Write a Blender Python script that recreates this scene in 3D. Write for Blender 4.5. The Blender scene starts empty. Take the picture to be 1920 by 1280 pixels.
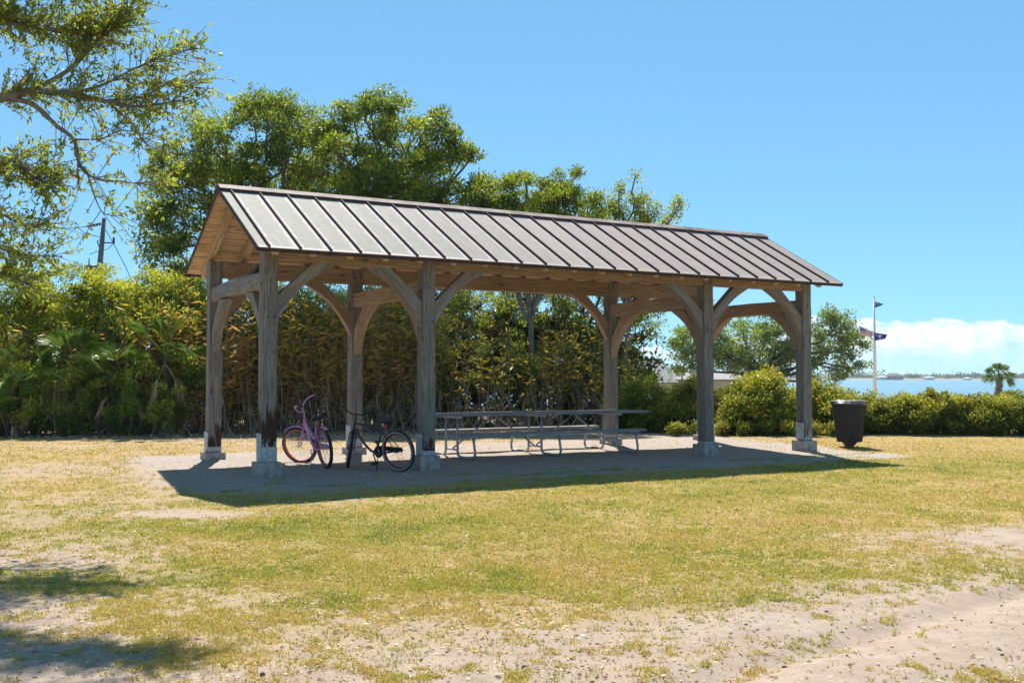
import bpy, math, random
import numpy as np
from mathutils import Vector, Matrix, Euler
R = math.radians
random.seed(7); rng = np.random.default_rng(11)
SC = bpy.context.scene
COL = SC.collection

# ------------------------------------------------------------------ camera, sky, sun, exposure
FPX = 1986.7; CAMH = 1.5; PITCH = math.atan(68 / FPX)
cam_d = bpy.data.cameras.new('camera'); cam = bpy.data.objects.new('camera', cam_d); COL.objects.link(cam)
cam.location = (0, 0, CAMH); cam.rotation_euler = (R(90) + PITCH, 0, 0)
cam_d.sensor_width = 36; cam_d.lens = 36 * FPX / 1920; cam_d.clip_end = 20000; cam_d.clip_start = .05
SC.camera = cam
SUN_EL, SUN_AZ = 54.0, 8.0          # light travels toward the camera and 8 degrees to the right
sun_dir = Vector((-math.sin(R(SUN_AZ)) * math.cos(R(SUN_EL)), math.cos(R(SUN_AZ)) * math.cos(R(SUN_EL)), math.sin(R(SUN_EL))))
sl = bpy.data.lights.new('sun', 'SUN'); so = bpy.data.objects.new('sun', sl); COL.objects.link(so)
sl.energy = 5.0; sl.angle = R(.53); sl.color = (1, .95, .87)
so.rotation_euler = sun_dir.to_track_quat('Z', 'Y').to_euler(); so.location = (0, 0, 40)
SKY_STRENGTH = .14; CLOUD_SHIFT = .55
EXPOSURE = .95
wd = bpy.data.worlds.new('World'); SC.world = wd; wd.use_nodes = True
SC.view_settings.view_transform = 'Standard'; SC.view_settings.look = 'None'
SC.view_settings.exposure = EXPOSURE; SC.view_settings.gamma = 1
SC.cycles.max_bounces = 8; SC.cycles.transparent_max_bounces = 8; SC.cycles.volume_bounces = 0

class NT:
    """short node-tree writer"""
    def __init__(s, tree): s.t = tree; s.n = tree.nodes; s.l = tree.links
    def node(s, kind, **kw):
        n = s.n.new(kind)
        for k, v in kw.items():
            setattr(n, k, v)
        return n
    def set(s, sock, v):
        if hasattr(v, 'is_output') or isinstance(v, bpy.types.NodeSocket): s.l.new(v, sock)
        else: sock.default_value = v
    def math(s, op, a, b=0.0, c=0.0, clamp=False):
        n = s.node('ShaderNodeMath', operation=op, use_clamp=clamp)
        s.set(n.inputs[0], a); s.set(n.inputs[1], b); s.set(n.inputs[2], c); return n.outputs[0]
    def mix(s, f, a, b, blend='MIX'):
        n = s.node('ShaderNodeMix', data_type='RGBA', blend_type=blend)
        s.set(n.inputs[0], f)
        for i, v in ((6, a), (7, b)):
            s.set(n.inputs[i], v if not isinstance(v, tuple) or len(v) == 4 else (*v, 1))
        return n.outputs[2]
    def noise(s, vec, scale, detail=3, rough=.55, dim='3D'):
        n = s.node('ShaderNodeTexNoise', noise_dimensions=dim)
        if vec is not None: s.l.new(vec, n.inputs['Vector'])
        n.inputs['Scale'].default_value = scale; n.inputs['Detail'].default_value = detail; n.inputs['Roughness'].default_value = rough
        return n.outputs['Fac']
    def ramp(s, f, stops, interp='LINEAR'):
        n = s.node('ShaderNodeValToRGB'); n.color_ramp.interpolation = interp
        e = n.color_ramp.elements
        while len(e) < len(stops): e.new(.5)
        for i, (p, c) in enumerate(stops):
            e[i].position = p; e[i].color = (*c, 1) if len(c) == 3 else c
        s.set(n.inputs[0], f); return n.outputs[0]
    def rng(s, v, a, b, c=0., d=1., smooth=False):
        n = s.node('ShaderNodeMapRange', interpolation_type='SMOOTHSTEP' if smooth else 'LINEAR')
        s.set(n.inputs[0], v); n.inputs[1].default_value = a; n.inputs[2].default_value = b
        n.inputs[3].default_value = c; n.inputs[4].default_value = d
        return n.outputs[0]
    def mapping(s, vec, scale=(1, 1, 1), loc=(0, 0, 0)):
        n = s.node('ShaderNodeMapping'); s.l.new(vec, n.inputs[0])
        n.inputs['Scale'].default_value = scale; s.set(n.inputs['Location'], loc); return n.outputs[0]
    def bump(s, h, strength=.3, dist=.01):
        n = s.node('ShaderNodeBump'); s.set(n.inputs['Strength'], strength); n.inputs['Distance'].default_value = dist
        s.l.new(h, n.inputs['Height']); return n.outputs[0]
    def attr(s, name):
        n = s.node('ShaderNodeAttribute', attribute_name=name); return n.outputs['Fac']

# --- sky: Nishita with a bank of low cumulus along the whole horizon
w = NT(wd.node_tree)
for n in list(w.n): w.n.remove(n)
sky = w.node('ShaderNodeTexSky', sky_type='NISHITA', sun_disc=False)
sky.sun_elevation = R(SUN_EL)
sky.sun_rotation = math.atan2(sun_dir.x, sun_dir.y)
sky.altitude = 0; sky.air_density = .65; sky.dust_density = 0.; sky.ozone_density = 2.0
gam = w.node('ShaderNodeGamma'); w.l.new(sky.outputs[0], gam.inputs[0]); gam.inputs[1].default_value = .5     # same soft roll-off over the whole dome
skyc0 = w.mix(1., gam.outputs[0], (.64, 1.16, 1.48, 1), 'MULTIPLY')
tc = w.node('ShaderNodeTexCoord'); sep = w.node('ShaderNodeSeparateXYZ'); w.l.new(tc.outputs['Generated'], sep.inputs[0])
az = w.math('ARCTAN2', sep.outputs[0], sep.outputs[1]); el = w.math('ARCSINE', sep.outputs[2])
comb = w.node('ShaderNodeCombineXYZ'); w.set(comb.inputs[0], w.math('MULTIPLY', az, 26.)); w.set(comb.inputs[1], w.math('MULTIPLY', el, 42.))
combL = w.node('ShaderNodeCombineXYZ'); w.set(combL.inputs[0], w.math('ADD', w.math('MULTIPLY', az, 3.0), CLOUD_SHIFT))
low = w.noise(combL.outputs[0], 1.0, 1, .4)
puff = w.noise(comb.outputs[0], 1.0, 8, .62)
top = w.math('ADD', w.math('MULTIPLY', w.rng(low, .38, .60, -.01, 1.), .052), w.math('MULTIPLY', w.math('SUBTRACT', puff, .5), .046))
inside = w.math('SUBTRACT', top, el)
cm = w.rng(inside, 0., .004, 0., 1., True)
fade = w.rng(el, .004, .034, .25, 1., True)
wisp = w.rng(puff, .36, .62, .35, 1.)
cm = w.math('MULTIPLY', w.math('MULTIPLY', cm, fade), w.math('MULTIPLY', wisp, .92))
lit = w.rng(puff, .32, .66, .72, 1.08)
cc = w.node('ShaderNodeCombineXYZ')
for i, v in enumerate((4.3, 4.45, 4.6)): w.set(cc.inputs[i], w.math('MULTIPLY', lit, v))
skyc = w.mix(cm, skyc0, cc.outputs[0])
bg = w.node('ShaderNodeBackground'); w.l.new(skyc, bg.inputs[0]); bg.inputs[1].default_value = SKY_STRENGTH
wo = w.node('ShaderNodeOutputWorld'); w.l.new(bg.outputs[0], wo.inputs[0])

# ------------------------------------------------------------------ helpers
def W(px, py, Y):
    """a point at distance Y (metres in front of the viewer) seen at photo pixel px, py"""
    u = (px - 960) / FPX; v = (640 - py) / FPX
    d = Vector((u, math.cos(PITCH) - v * math.sin(PITCH), math.sin(PITCH) + v * math.cos(PITCH)))
    t = Y / d.y
    return Vector((u * t, Y, CAMH + d.z * t))
def G(px, py, z=0.0):
    """ground point under photo pixel"""
    v = (640 - py) / FPX
    dz = math.sin(PITCH) + v * math.cos(PITCH); dy = math.cos(PITCH) - v * math.sin(PITCH)
    t = (z - CAMH) / dz
    return Vector(((px - 960) / FPX * t, dy * t, z))
_tab = np.random.default_rng(5).random((256, 256))
def vnoise(x, y):
    xi = np.floor(x).astype(int); yi = np.floor(y).astype(int); fx = x - xi; fy = y - yi
    fx = fx * fx * (3 - 2 * fx); fy = fy * fy * (3 - 2 * fy)
    t = lambda a, b: _tab[a & 255, b & 255]
    return (t(xi, yi) * (1 - fx) + t(xi + 1, yi) * fx) * (1 - fy) + (t(xi, yi + 1) * (1 - fx) + t(xi + 1, yi + 1) * fx) * fy
def fbm(x, y, o=4):
    s = 0; a = .5; tot = 0
    for i in range(o):
        s = s + a * vnoise(x * 2 ** i + 17.3 * i, y * 2 ** i + 9.1 * i); tot += a; a *= .5
    return s / tot

def mesh_obj(name, verts, faces, mat=None, parent=None, smooth=False, attr=None):
    me = bpy.data.meshes.new(name)
    verts = np.asarray(verts, dtype=np.float32)
    if isinstance(faces, np.ndarray):
        nf, k = faces.shape
        me.vertices.add(len(verts)); me.vertices.foreach_set('co', verts.ravel())
        me.loops.add(nf * k); me.loops.foreach_set('vertex_index', faces.astype(np.int32).ravel())
        me.polygons.add(nf); me.polygons.foreach_set('loop_start', np.arange(0, nf * k, k, dtype=np.int32))
        me.update(calc_edges=True)
    else:
        me.from_pydata([tuple(map(float, v)) for v in verts], [], faces)
    if attr:
        for k, (dom, arr) in attr.items():
            a = me.attributes.new(k, 'FLOAT', dom); a.data.foreach_set('value', np.asarray(arr, dtype=np.float32))
    if smooth: me.polygons.foreach_set('use_smooth', [True] * len(me.polygons))
    if mat: me.materials.append(mat)
    o = bpy.data.objects.new(name, me); COL.objects.link(o)
    if parent: o.parent = parent
    return o
def empty(name, loc=(0, 0, 0), rz=0.0):
    o = bpy.data.objects.new(name, None); COL.objects.link(o); o.location = loc; o.rotation_euler = (0, 0, rz)
    o.empty_display_size = .2; return o
def tag(o, label=None, cat=None, group=None, kind=None):
    for k, v in (('label', label), ('category', cat), ('group', group), ('kind', kind)):
        if v: o[k] = v
    return o

class MB:
    def __init__(s): s.v = []; s.f = []
    def add(s, v, f):
        b = len(s.v); s.v += [tuple(p) for p in v]; s.f += [tuple(b + i for i in q) for q in f]; return s
    def box(s, x0, x1, y0, y1, z0, z1):
        return s.add([(x0, y0, z0), (x1, y0, z0), (x1, y1, z0), (x0, y1, z0), (x0, y0, z1), (x1, y0, z1), (x1, y1, z1), (x0, y1, z1)],
                     [(0, 3, 2, 1), (4, 5, 6, 7), (0, 1, 5, 4), (1, 2, 6, 5), (2, 3, 7, 6), (3, 0, 4, 7)])
    def tube(s, pts, rad, n=6, closed=False, cap=True):
        pts = [Vector(p) for p in pts]; m = len(pts)
        if not hasattr(rad, '__len__'): rad = [rad] * m
        b = len(s.v); prev = None
        for i, p in enumerate(pts):
            if closed: d = pts[(i + 1) % m] - pts[i - 1]
            else: d = pts[min(i + 1, m - 1)] - pts[max(i - 1, 0)]
            d = d.normalized() if d.length > 1e-9 else Vector((0, 0, 1))
            if prev is None:
                a = Vector((0, 0, 1)) if abs(d.z) < .9 else Vector((1, 0, 0)); u = d.cross(a).normalized()
            else:
                u = (prev - d * prev.dot(d)); u = u.normalized() if u.length > 1e-6 else d.orthogonal().normalized()
            prev = u; v = d.cross(u)
            for k in range(n):
                t = 2 * math.pi * k / n
                s.v.append(tuple(p + (u * math.cos(t) + v * math.sin(t)) * rad[i]))
        for i in range(m if closed else m - 1):
            j = (i + 1) % m
            for k in range(n):
                k2 = (k + 1) % n
                s.f.append((b + i * n + k, b + i * n + k2, b + j * n + k2, b + j * n + k))
        if cap and not closed:
            s.f.append(tuple(b + k for k in reversed(range(n)))); s.f.append(tuple(b + (m - 1) * n + k for k in range(n)))
        return s
    def lathe(s, prof, n=24, axis_pt=(0, 0, 0)):
        b = len(s.v); m = len(prof)
        for (r, z) in prof:
            for k in range(n):
                t = 2 * math.pi * k / n; s.v.append((axis_pt[0] + r * math.cos(t), axis_pt[1] + r * math.sin(t), axis_pt[2] + z))
        for i in range(m - 1):
            for k in range(n):
                k2 = (k + 1) % n; s.f.append((b + i * n + k, b + i * n + k2, b + (i + 1) * n + k2, b + (i + 1) * n + k))
        return s
    def build(s, name, mat=None, parent=None, smooth=False):
        return mesh_obj(name, s.v, s.f, mat, parent, smooth)

def mat_new(name):
    m = bpy.data.materials.new(name); m.use_nodes = True; t = NT(m.node_tree)
    for n in list(t.n): t.n.remove(n)
    out = t.node('ShaderNodeOutputMaterial'); p = t.node('ShaderNodeBsdfPrincipled'); t.l.new(p.outputs[0], out.inputs[0])
    return m, t, p, out
def simple(name, col, rough=.6, metal=0., var=.12, scale=20., spec=.5, bump=0.):
    m, t, p, o = mat_new(name); c = t.node('ShaderNodeTexCoord')
    nz = t.noise(c.outputs['Object'], scale, 4)
    d = tuple(max(0, x * (1 - var * 2)) for x in col); b = tuple(min(1, x * (1 + var)) for x in col)
    t.l.new(t.ramp(nz, [(.3, d), (.7, b)]), p.inputs['Base Color'])
    p.inputs['Roughness'].default_value = rough; p.inputs['Metallic'].default_value = metal; p.inputs['Specular IOR Level'].default_value = spec
    if bump: t.l.new(t.bump(nz, bump, .01), p.inputs['Normal'])
    return m
def foliage(name, stops, trans=(.35, .45, .06), tf=.42, rough=.5, spec=.2):
    """leaf material: colour by each leaf's own tint, thin and light-transmitting"""
    m, t, p, o = mat_new(name); a = t.attr('tint')
    c = t.ramp(a, [(q, tuple(min(.75, x * 1.45) for x in k)) for q, k in stops]); t.l.new(c, p.inputs['Base Color'])
    p.inputs['Roughness'].default_value = rough; p.inputs['Specular IOR Level'].default_value = spec
    tr = t.node('ShaderNodeBsdfTranslucent'); t.l.new(t.mix(.5, c, tuple(min(.9, x * 1.25) for x in trans)), tr.inputs[0])
    ms = t.node('ShaderNodeMixShader'); ms.inputs[0].default_value = tf
    t.l.new(p.outputs[0], ms.inputs[1]); t.l.new(tr.outputs[0], ms.inputs[2]); t.l.new(ms.outputs[0], o.inputs[0])
    return m
def wood(name, dark, mid, light, rot=False, warm=None):
    m, t, p, o = mat_new(name); c = t.node('ShaderNodeTexCoord'); oi = t.node('ShaderNodeObjectInfo')
    off = t.node('ShaderNodeCombineXYZ')
    for i, k in enumerate((37., 11., 23.)): t.set(off.inputs[i], t.math('MULTIPLY', oi.outputs['Random'], k))
    v = t.node('ShaderNodeVectorMath', operation='ADD'); t.l.new(c.outputs['Object'], v.inputs[0]); t.l.new(off.outputs[0], v.inputs[1])
    grain = t.noise(t.mapping(v.outputs[0], (1.2, 26, 26)), 2.2, 6, .65)
    broad = t.noise(t.mapping(v.outputs[0], (.7, 3, 3)), 1.6, 4, .6)
    chk = t.noise(t.mapping(v.outputs[0], (.55, 15, 15)), 2.0, 2, .4)
    crack = t.rng(t.math('ABSOLUTE', t.math('SUBTRACT', chk, .5)), 0., .016, 0., 1.)
    kn = t.node('ShaderNodeTexVoronoi'); t.l.new(t.mapping(v.outputs[0], (1.6, 5, 5)), kn.inputs[0]); kn.inputs['Scale'].default_value = 1.
    knot = t.rng(kn.outputs['Distance'], .05, .15, 0., 1., True)
    col = t.ramp(grain, [(.25, dark), (.5, mid), (.78, light)])
    col = t.mix(t.rng(broad, .35, .7), t.mix(.35, col, (*dark, 1)), col)
    if warm: col = t.mix(t.rng(t.noise(t.mapping(v.outputs[0], (1, 2, 2)), 1.1, 3), .48, .7, 0, .8), col, t.mix(.6, col, (*warm, 1)))
    col = t.mix(t.rng(crack, 0, 1, .75, 0), col, (.03, .022, .017, 1))
    col = t.mix(t.rng(knot, 0, 1, .7, 0), col, (.055, .032, .02, 1))
    if rot:   # rotten brown heartwood and flaked white paint low on the posts
        s3 = t.node('ShaderNodeSeparateXYZ'); t.l.new(c.outputs['Object'], s3.inputs[0])
        rz = t.noise(t.mapping(v.outputs[0], (1.3, 7, 7)), 1.5, 4, .6)
        lowm = t.rng(s3.outputs[0], .0, rot, 1., 0.)
        rm = t.rng(t.math('ADD', t.math('MULTIPLY', lowm, .5), rz), .84 - (.10 if rot > 1 else 0), .95 - (.10 if rot > 1 else 0), 0., .95, True)
        col = t.mix(rm, col, t.ramp(grain, [(.3, (.018, .011, .008)), (.6, (.07, .035, .02)), (.8, (.13, .06, .03))]))
        pz = t.noise(t.mapping(v.outputs[0], (2.2, 9, 9), (4, 4, 4)), 1.7, 5, .7)
        pm = t.rng(t.math('ADD', t.math('MULTIPLY', t.rng(s3.outputs[0], 0., .75, 1., 0.), .42), pz), .97 - (.07 if rot > 1 else 0), 1.0 - (.07 if rot > 1 else 0), 0., .85, True)
        col = t.mix(pm, col, (.50, .51, .52, 1))
    t.l.new(col, p.inputs['Base Color']); p.inputs['Roughness'].default_value = .85; p.inputs['Specular IOR Level'].default_value = .2
    h = t.math('ADD', t.math('MULTIPLY', grain, .6), crack)
    t.l.new(t.bump(h, .55, .012), p.inputs['Normal'])
    return m

M = {}
M['grey_wood'] = wood('weathered_grey_wood', (.10, .09, .08), (.255, .235, .21), (.42, .395, .36), warm=(.30, .20, .12))
pc = ((.085, .075, .065), (.235, .215, .19), (.40, .375, .34))
M['post_wood'] = wood('weathered_post_wood', *pc, warm=(.22, .17, .12)); M['post_rot'] = wood('rotten_post_wood', *pc, rot=1.5); M['post_flake'] = wood('flaking_post_wood', *pc, rot=.75)
M['tan_wood'] = wood('sheltered_tan_wood', (.32, .24, .15), (.58, .45, .30), (.70, .57, .41), warm=(.25, .13, .06))
M['beam_wood'] = wood('sheltered_brown_beam', (.17, .125, .09), (.37, .27, .185), (.52, .40, .28), warm=(.28, .16, .08))
M['deck_wood'] = wood('roof_deck_board', (.42, .27, .16), (.66, .49, .32), (.75, .60, .43), warm=(.35, .14, .06))
M['table_wood'] = wood('silvered_table_wood', (.16, .16, .16), (.30, .30, .295), (.44, .44, .43))
M['concrete'] = simple('concrete', (.36, .33, .29), .9, 0, .22, 9, .2, .25)
M['paint_base'] = simple('faded_white_paint', (.46, .47, .47), .8, 0, .15, 14, .3, .15)
M['galv'] = simple('galvanised_steel', (.36, .37, .385), .5, .55, .15, 30)
M['dark_metal'] = simple('dark_metal', (.035, .033, .035), .5, .3, .2, 30)
M['bronze_trim'] = simple('bronze_trim', (.075, .052, .05), .75, 0., .25, 12, .08)
M['bolt'] = simple('rusty_bolt', (.03, .022, .02), .8, .2)

# ------------------------------------------------------------------ pavilion frame of reference
TH = .5278; PX, PY = -3.8312, 16.2808
A4 = [0., 2.718, 8.794, 11.464]; PW = 3.426; S = .2332
ZE, ZR, EL, ER, OV = 3.441, 4.686, .25, .294, .583
def to_local(x, y):
    dx, dy = x - PX, y - PY
    return dx * math.cos(TH) + dy * math.sin(TH), -dx * math.sin(TH) + dy * math.cos(TH)
def to_world(a, b, z=0.):
    return Vector((PX + a * math.cos(TH) - b * math.sin(TH), PY + a * math.sin(TH) + b * math.cos(TH), z))

# ------------------------------------------------------------------ ground
CP = [(50,860,0.68,0.12),(200,850,0.62,0.1),(300,875,0.45,0.1),(380,900,0.12,0.1),(150,905,0.68,0.28),(30,930,0.6,0.3),(250,925,0.55,0.3),(400,935,0.7,0.6),(300,962,0.705,0.75),(450,978,0.799,0.9),(100,965,0.517,0.7),(600,965,0.846,0.85),(900,950,0.846,0.6),(1200,925,0.9,0.6),(1500,900,0.9,0.65),(1800,862,0.95,0.7),(1900,905,0.85,0.35),(330,950,0.235,0.3),(180,985,0.611,0.6),(30,985,0.564,0.5),(200,1010,0.47,0.3),(50,1030,0.282,0.3),(230,1055,0.564,0.8),(450,1040,0.846,0.55),(800,1040,0.865,0.5),(1100,1050,0.865,0.4),(1400,1030,0.846,0.55),(1700,1000,0.564,0.3),(1880,995,0.075,0.2),(1750,1055,0.583,0.5),(1900,1045,0.47,0.5),(1600,960,0.752,0.35),(1850,950,0.752,0.4),(1250,980,0.846,0.45),(1000,980,0.865,0.6),(700,1000,0.865,0.7),(50,1130,0.18,0.3),(250,1130,0.533,0.45),(500,1140,0.59,0.4),(750,1150,0.533,0.35),(1000,1120,0.615,0.4),(1300,1085,0.705,0.75),(1600,1080,0.47,0.7),(1720,1090,0.188,0.5),(1850,1100,0.0,0),(1500,1060,0.705,0.7),(100,1200,0.164,0.4),(350,1200,0.558,0.55),(600,1200,0.451,0.3),(850,1200,0.312,0.3),(1100,1180,0.312,0.4),(1350,1190,0.295,0.6),(1550,1145,0.115,0.5),(1700,1180,0.0,0),(1900,1160,0.0,0),(100,1265,0.082,0.3),(300,1262,0.246,0.4),(600,1260,0.246,0.25),(900,1270,0.082,0.3),(1150,1225,0.312,0.7),(1400,1262,0.025,0.4),(1650,1270,0.0,0),(1900,1262,0.508,0.7),(1800,1285,0.287,0.6),(1500,1220,0.016,0.3),(1300,1230,0.205,0.6),(1600,828,0.75,0.25),(1750,828,0.8,0.3),(1900,830,0.8,0.35),(1450,825,0.6,0.3),(1250,818,0.3,0.3),(100,835,0.55,0.08),(250,832,0.6,0.08),(400,830,0.5,0.1),(600,825,0.45,0.1),(900,815,0.3,0.1),(-200,900,0.4,0.3),(-200,1100,0.246,0.3),(2100,900,0.8,0.4),(2100,1080,0.376,0.3),(600,1400,0.164,0.3),(1300,1400,0.082,0.3),(2000,1350,0.328,0.5),(100,1400,0.164,0.3)]
cpw = np.array([[*G(a, b)[:2], d, g] for a, b, d, g in CP])
def grass_field(x, y):
    """fraction of grass and greenness on the lawn, smooth over the ground"""
    yy = np.maximum(y, 2.)
    u, v = x / yy * 6., np.log(yy) * 9.
    cu, cv = cpw[:, 0] / cpw[:, 1] * 6., np.log(cpw[:, 1]) * 9.
    num = np.zeros(x.shape); nug = np.zeros(x.shape); den = np.zeros(x.shape)
    for k in range(len(cpw)):
        wgt = 1 / ((u - cu[k]) ** 2 + (v - cv[k]) ** 2 + .03) ** 1.7
        num += wgt * cpw[k, 2]; nug += wgt * cpw[k, 3]; den += wgt
    d = num / den; g = nug / den
    a = (x - PX) * math.cos(TH) + (y - PY) * math.sin(TH); b = -(x - PX) * math.sin(TH) + (y - PY) * math.cos(TH)
    wob = (fbm(a * .9, b * .9 + 40) - .5) * .7
    da = np.maximum(np.maximum(-.75 - a, a - 12.3), 0); db = np.maximum(np.maximum(-1.35 - b, b - 4.3), 0)
    pad = np.clip(1 - (np.hypot(da, db) + wob) / .55, 0, 1)
    strip = np.exp(-((b + .85 + wob * .3) / .16) ** 2) * np.clip((fbm(a * 1.6 + 9, b * 3) - .40) * 7, 0, 1) * (a < 12.6) * (a > -1)
    strip2 = np.exp(-((b + 1.35 + wob * .3) / .2) ** 2) * np.clip((fbm(a * 1.3 + 29, b * 3) - .42) * 6, 0, 1) * (a < 12.6) * (a > -1)
    st = np.maximum(strip, strip2)
    d = np.maximum(d * (1 - pad), st * .62); g = np.where(st > .3, .9, g)
    return d, g, pad
def ground_z(x, y):
    b = -(x - PX) * math.sin(TH) + (y - PY) * math.cos(TH)
    z = -.03 + .02 * np.clip(b, -3, 3.5)
    z = z + (fbm(x * .35 + 3, y * .35) - .5) * .05 * np.clip((np.hypot(x - 2, y - 21) - 7) / 5, 0, 1)
    z = z + (fbm(x * 2.3, y * 2.3) - .5) * .03 + (fbm(x * 9, y * 9, 2) - .5) * .010
    drop = np.clip((y - 38) / 45, 0, 1)
    z = z - drop * drop * (3 - 2 * drop) * .9 - np.clip((y - 88) / 30, 0, 1) * 3.
    # wheel ruts of the sandy track in the right foreground
    t0 = G(1180, 1290); t1 = G(1930, 1085)
    dx, dy = t1.x - t0.x, t1.y - t0.y; L = math.hypot(dx, dy); s = ((x - t0.x) * dy - (y - t0.y) * dx) / L
    near = np.clip((13 - y) / 4, 0, 1)
    for off, dep, wd_ in ((-.05, .045, .14), (1.15, .055, .16), (.5, -.02, .25)):
        z = z - dep * near * np.exp(-((s - off) / wd_) ** 2)
    return z
def axis(segs):
    o = [segs[0][0]]
    for a, b, st in segs:
        n = max(1, int(round((b - a) / st))); o += list(a + (b - a) * (np.arange(n) + 1) / n)
    return np.array(o)
xs = axis([(-400, -100, 60), (-100, -30, 10), (-30, -12, 1.), (-12, -7, .25), (-7, 8, .075), (8, 13, .2), (13, 30, .8), (30, 100, 7), (100, 400, 50)])
ys = axis([(-60, -10, 10), (-10, 3, 1.), (3, 5, .2), (5, 12, .06), (12, 22, .1), (22, 32, .25), (32, 60, 1.5), (60, 130, 2.5)])
X, Y = np.meshgrid(xs, ys); gd, gg, gp = grass_field(X.ravel(), Y.ravel()); gz = ground_z(X.ravel(), Y.ravel())
nx, ny = len(xs), len(ys); ii = (np.arange(ny - 1)[:, None] * nx + np.arange(nx - 1)[None, :]).ravel()
faces = np.stack([ii, ii + 1, ii + nx + 1, ii + nx], 1)
m, t, p, o = mat_new('sandy_lawn'); c = t.node('ShaderNodeTexCoord'); P = c.outputs['Object']
nb = t.noise(P, .9, 5, .6); nm = t.noise(P, 6., 5, .65); nf = t.noise(P, 45., 4, .7); nff = t.noise(P, 160., 3, .7)
sand = t.ramp(nm, [(.3, (.30, .225, .17)), (.55, (.395, .31, .245)), (.75, (.45, .365, .295))])
sand = t.mix(t.rng(nff, .3, .7, .28, 0), sand, (.24, .19, .14, 1))
sand = t.mix(t.rng(nb, .45, .65, 0, .35), sand, (.40, .30, .225, 1))
vor = t.node('ShaderNodeTexVoronoi'); t.l.new(P, vor.inputs[0]); vor.inputs['Scale'].default_value = 55
vs = t.node('ShaderNodeSeparateColor'); t.l.new(vor.outputs['Color'], vs.inputs[0])
grav = t.ramp(vs.outputs[0], [(0., (.18, .15, .125)), (.5, (.36, .305, .26)), (1., (.54, .475, .41))])
grav = t.mix(t.rng(nm, .35, .65, .45, 0), grav, (.33, .285, .24, 1))
thatch = t.ramp(nf, [(.34, (.15, .09, .028)), (.5, (.36, .24, .075)), (.68, (.54, .39, .15))])
green = t.ramp(nf, [(.34, (.085, .075, .010)), (.52, (.24, .20, .03)), (.7, (.42, .33, .07))])
base = t.mix(t.math('MULTIPLY', t.attr('gravel'), .85), sand, grav)
veg = t.mix(t.rng(t.math('ADD', t.attr('green'), t.math('MULTIPLY', t.math('SUBTRACT', nm, .5), 1.2)), .3, .8), thatch, green)
gm = t.rng(t.math('ADD', t.math('ADD', t.attr('grass'), t.math('MULTIPLY', t.math('SUBTRACT', nm, .5), .9)), t.math('MULTIPLY', t.math('SUBTRACT', nf, .5), .7)), .30, .78, 0, .88, True)
colr = t.mix(gm, base, veg)
t.l.new(colr, p.inputs['Base Color']); p.inputs['Roughness'].default_value = .95; p.inputs['Specular IOR Level'].default_value = .1
t.l.new(t.bump(t.math('ADD', t.math('MULTIPLY', nf, .7), t.math('ADD', nff, t.math('MULTIPLY', vor.outputs['Distance'], t.math('MULTIPLY', t.attr('gravel'), .8)))), .6, .018), p.inputs['Normal'])
ground = mesh_obj('ground', np.stack([X.ravel(), Y.ravel(), gz], 1), faces, m, smooth=True,
                  attr={'grass': ('POINT', gd), 'green': ('POINT', gg), 'gravel': ('POINT', gp)})
tag(ground, 'sandy lawn with worn gravel pad and pale track', kind='structure')
def gz1(x, y): return float(ground_z(np.array([x]), np.array([y]))[0])

# --- water, far shore
m, t, p, o = mat_new('bay_water'); c = t.node('ShaderNodeTexCoord')
n1 = t.noise(t.mapping(c.outputs['Object'], (.35, .12, 1)), 1., 5, .6); n2 = t.noise(t.mapping(c.outputs['Object'], (.02, .006, 1)), 1., 3, .6)
t.l.new(t.ramp(n2, [(.3, (.09, .21, .28)), (.7, (.14, .27, .33))]), p.inputs['Base Color'])
p.inputs['Roughness'].default_value = .32; p.inputs['IOR'].default_value = 1.33
t.l.new(t.bump(n1, 1., 1.6), p.inputs['Normal'])
WZ = -1.25
tag(mesh_obj('water', [(-3500, 70, WZ), (3500, 70, WZ), (3500, 4200, WZ), (-3500, 4200, WZ)], [(0, 1, 2, 3)], m), 'blue bay water beyond the hedge', kind='structure')
FY = 1350.
m_shore = simple('far_marsh_land', (.20, .19, .11), .9, 0, .2, .02)
v = []; f = []
fx = np.linspace(-900, 1500, 81)
for i, x in enumerate(fx):
    yb = FY + 60 * math.sin(x * .004) + 30 * math.sin(x * .017)
    v += [(x, yb - 25, WZ - .6), (x, yb, WZ + .7), (x, yb + 40, WZ + 2), (x, yb + 900, WZ + 5)]
    if i:
        b = 4 * i
        for k in range(3): f.append((b - 4 + k, b + k, b + k + 1, b - 3 + k))
tag(mesh_obj('far_shore', v, f, m_shore), 'low far shore across the bay', kind='structure')
# far-off wood: many rounded crowns read as one mass
import bmesh
vv = []; tt = []
for k in range(1150):
    x = rng.uniform(-700, 1300); dep = rng.uniform(25, 240); y = FY + 60 * math.sin(x * .004) + 30 * math.sin(x * .017) + dep
    r = rng.uniform(3., 5.6); hgt = rng.uniform(.8, 1.3) * (1.25 if fbm(np.array([x * .012]), np.array([2.]))[0] > .5 else .85); n_ = 34
    u = rng.normal(size=(n_, 3)); u /= np.linalg.norm(u, axis=1, keepdims=True); q = u * (rng.random((n_, 1)) ** .4) * np.array([r * 1.3, r, r * hgt]) + np.array([x, y, WZ + 1. + r * hgt * .75])
    a = rng.normal(size=(n_, 3)); b = rng.normal(size=(n_, 3)); s = rng.uniform(.8, 1.9, (n_, 1)); a *= s / np.linalg.norm(a, axis=1, keepdims=True); b *= s / np.linalg.norm(b, axis=1, keepdims=True)
    vv.append(np.stack([q + a, q + b, q - a, q - b], 1).reshape(-1, 3)); tt.append(np.clip(rng.normal(.45, .2) + rng.normal(0, .15, n_), 0, 1))
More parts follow.
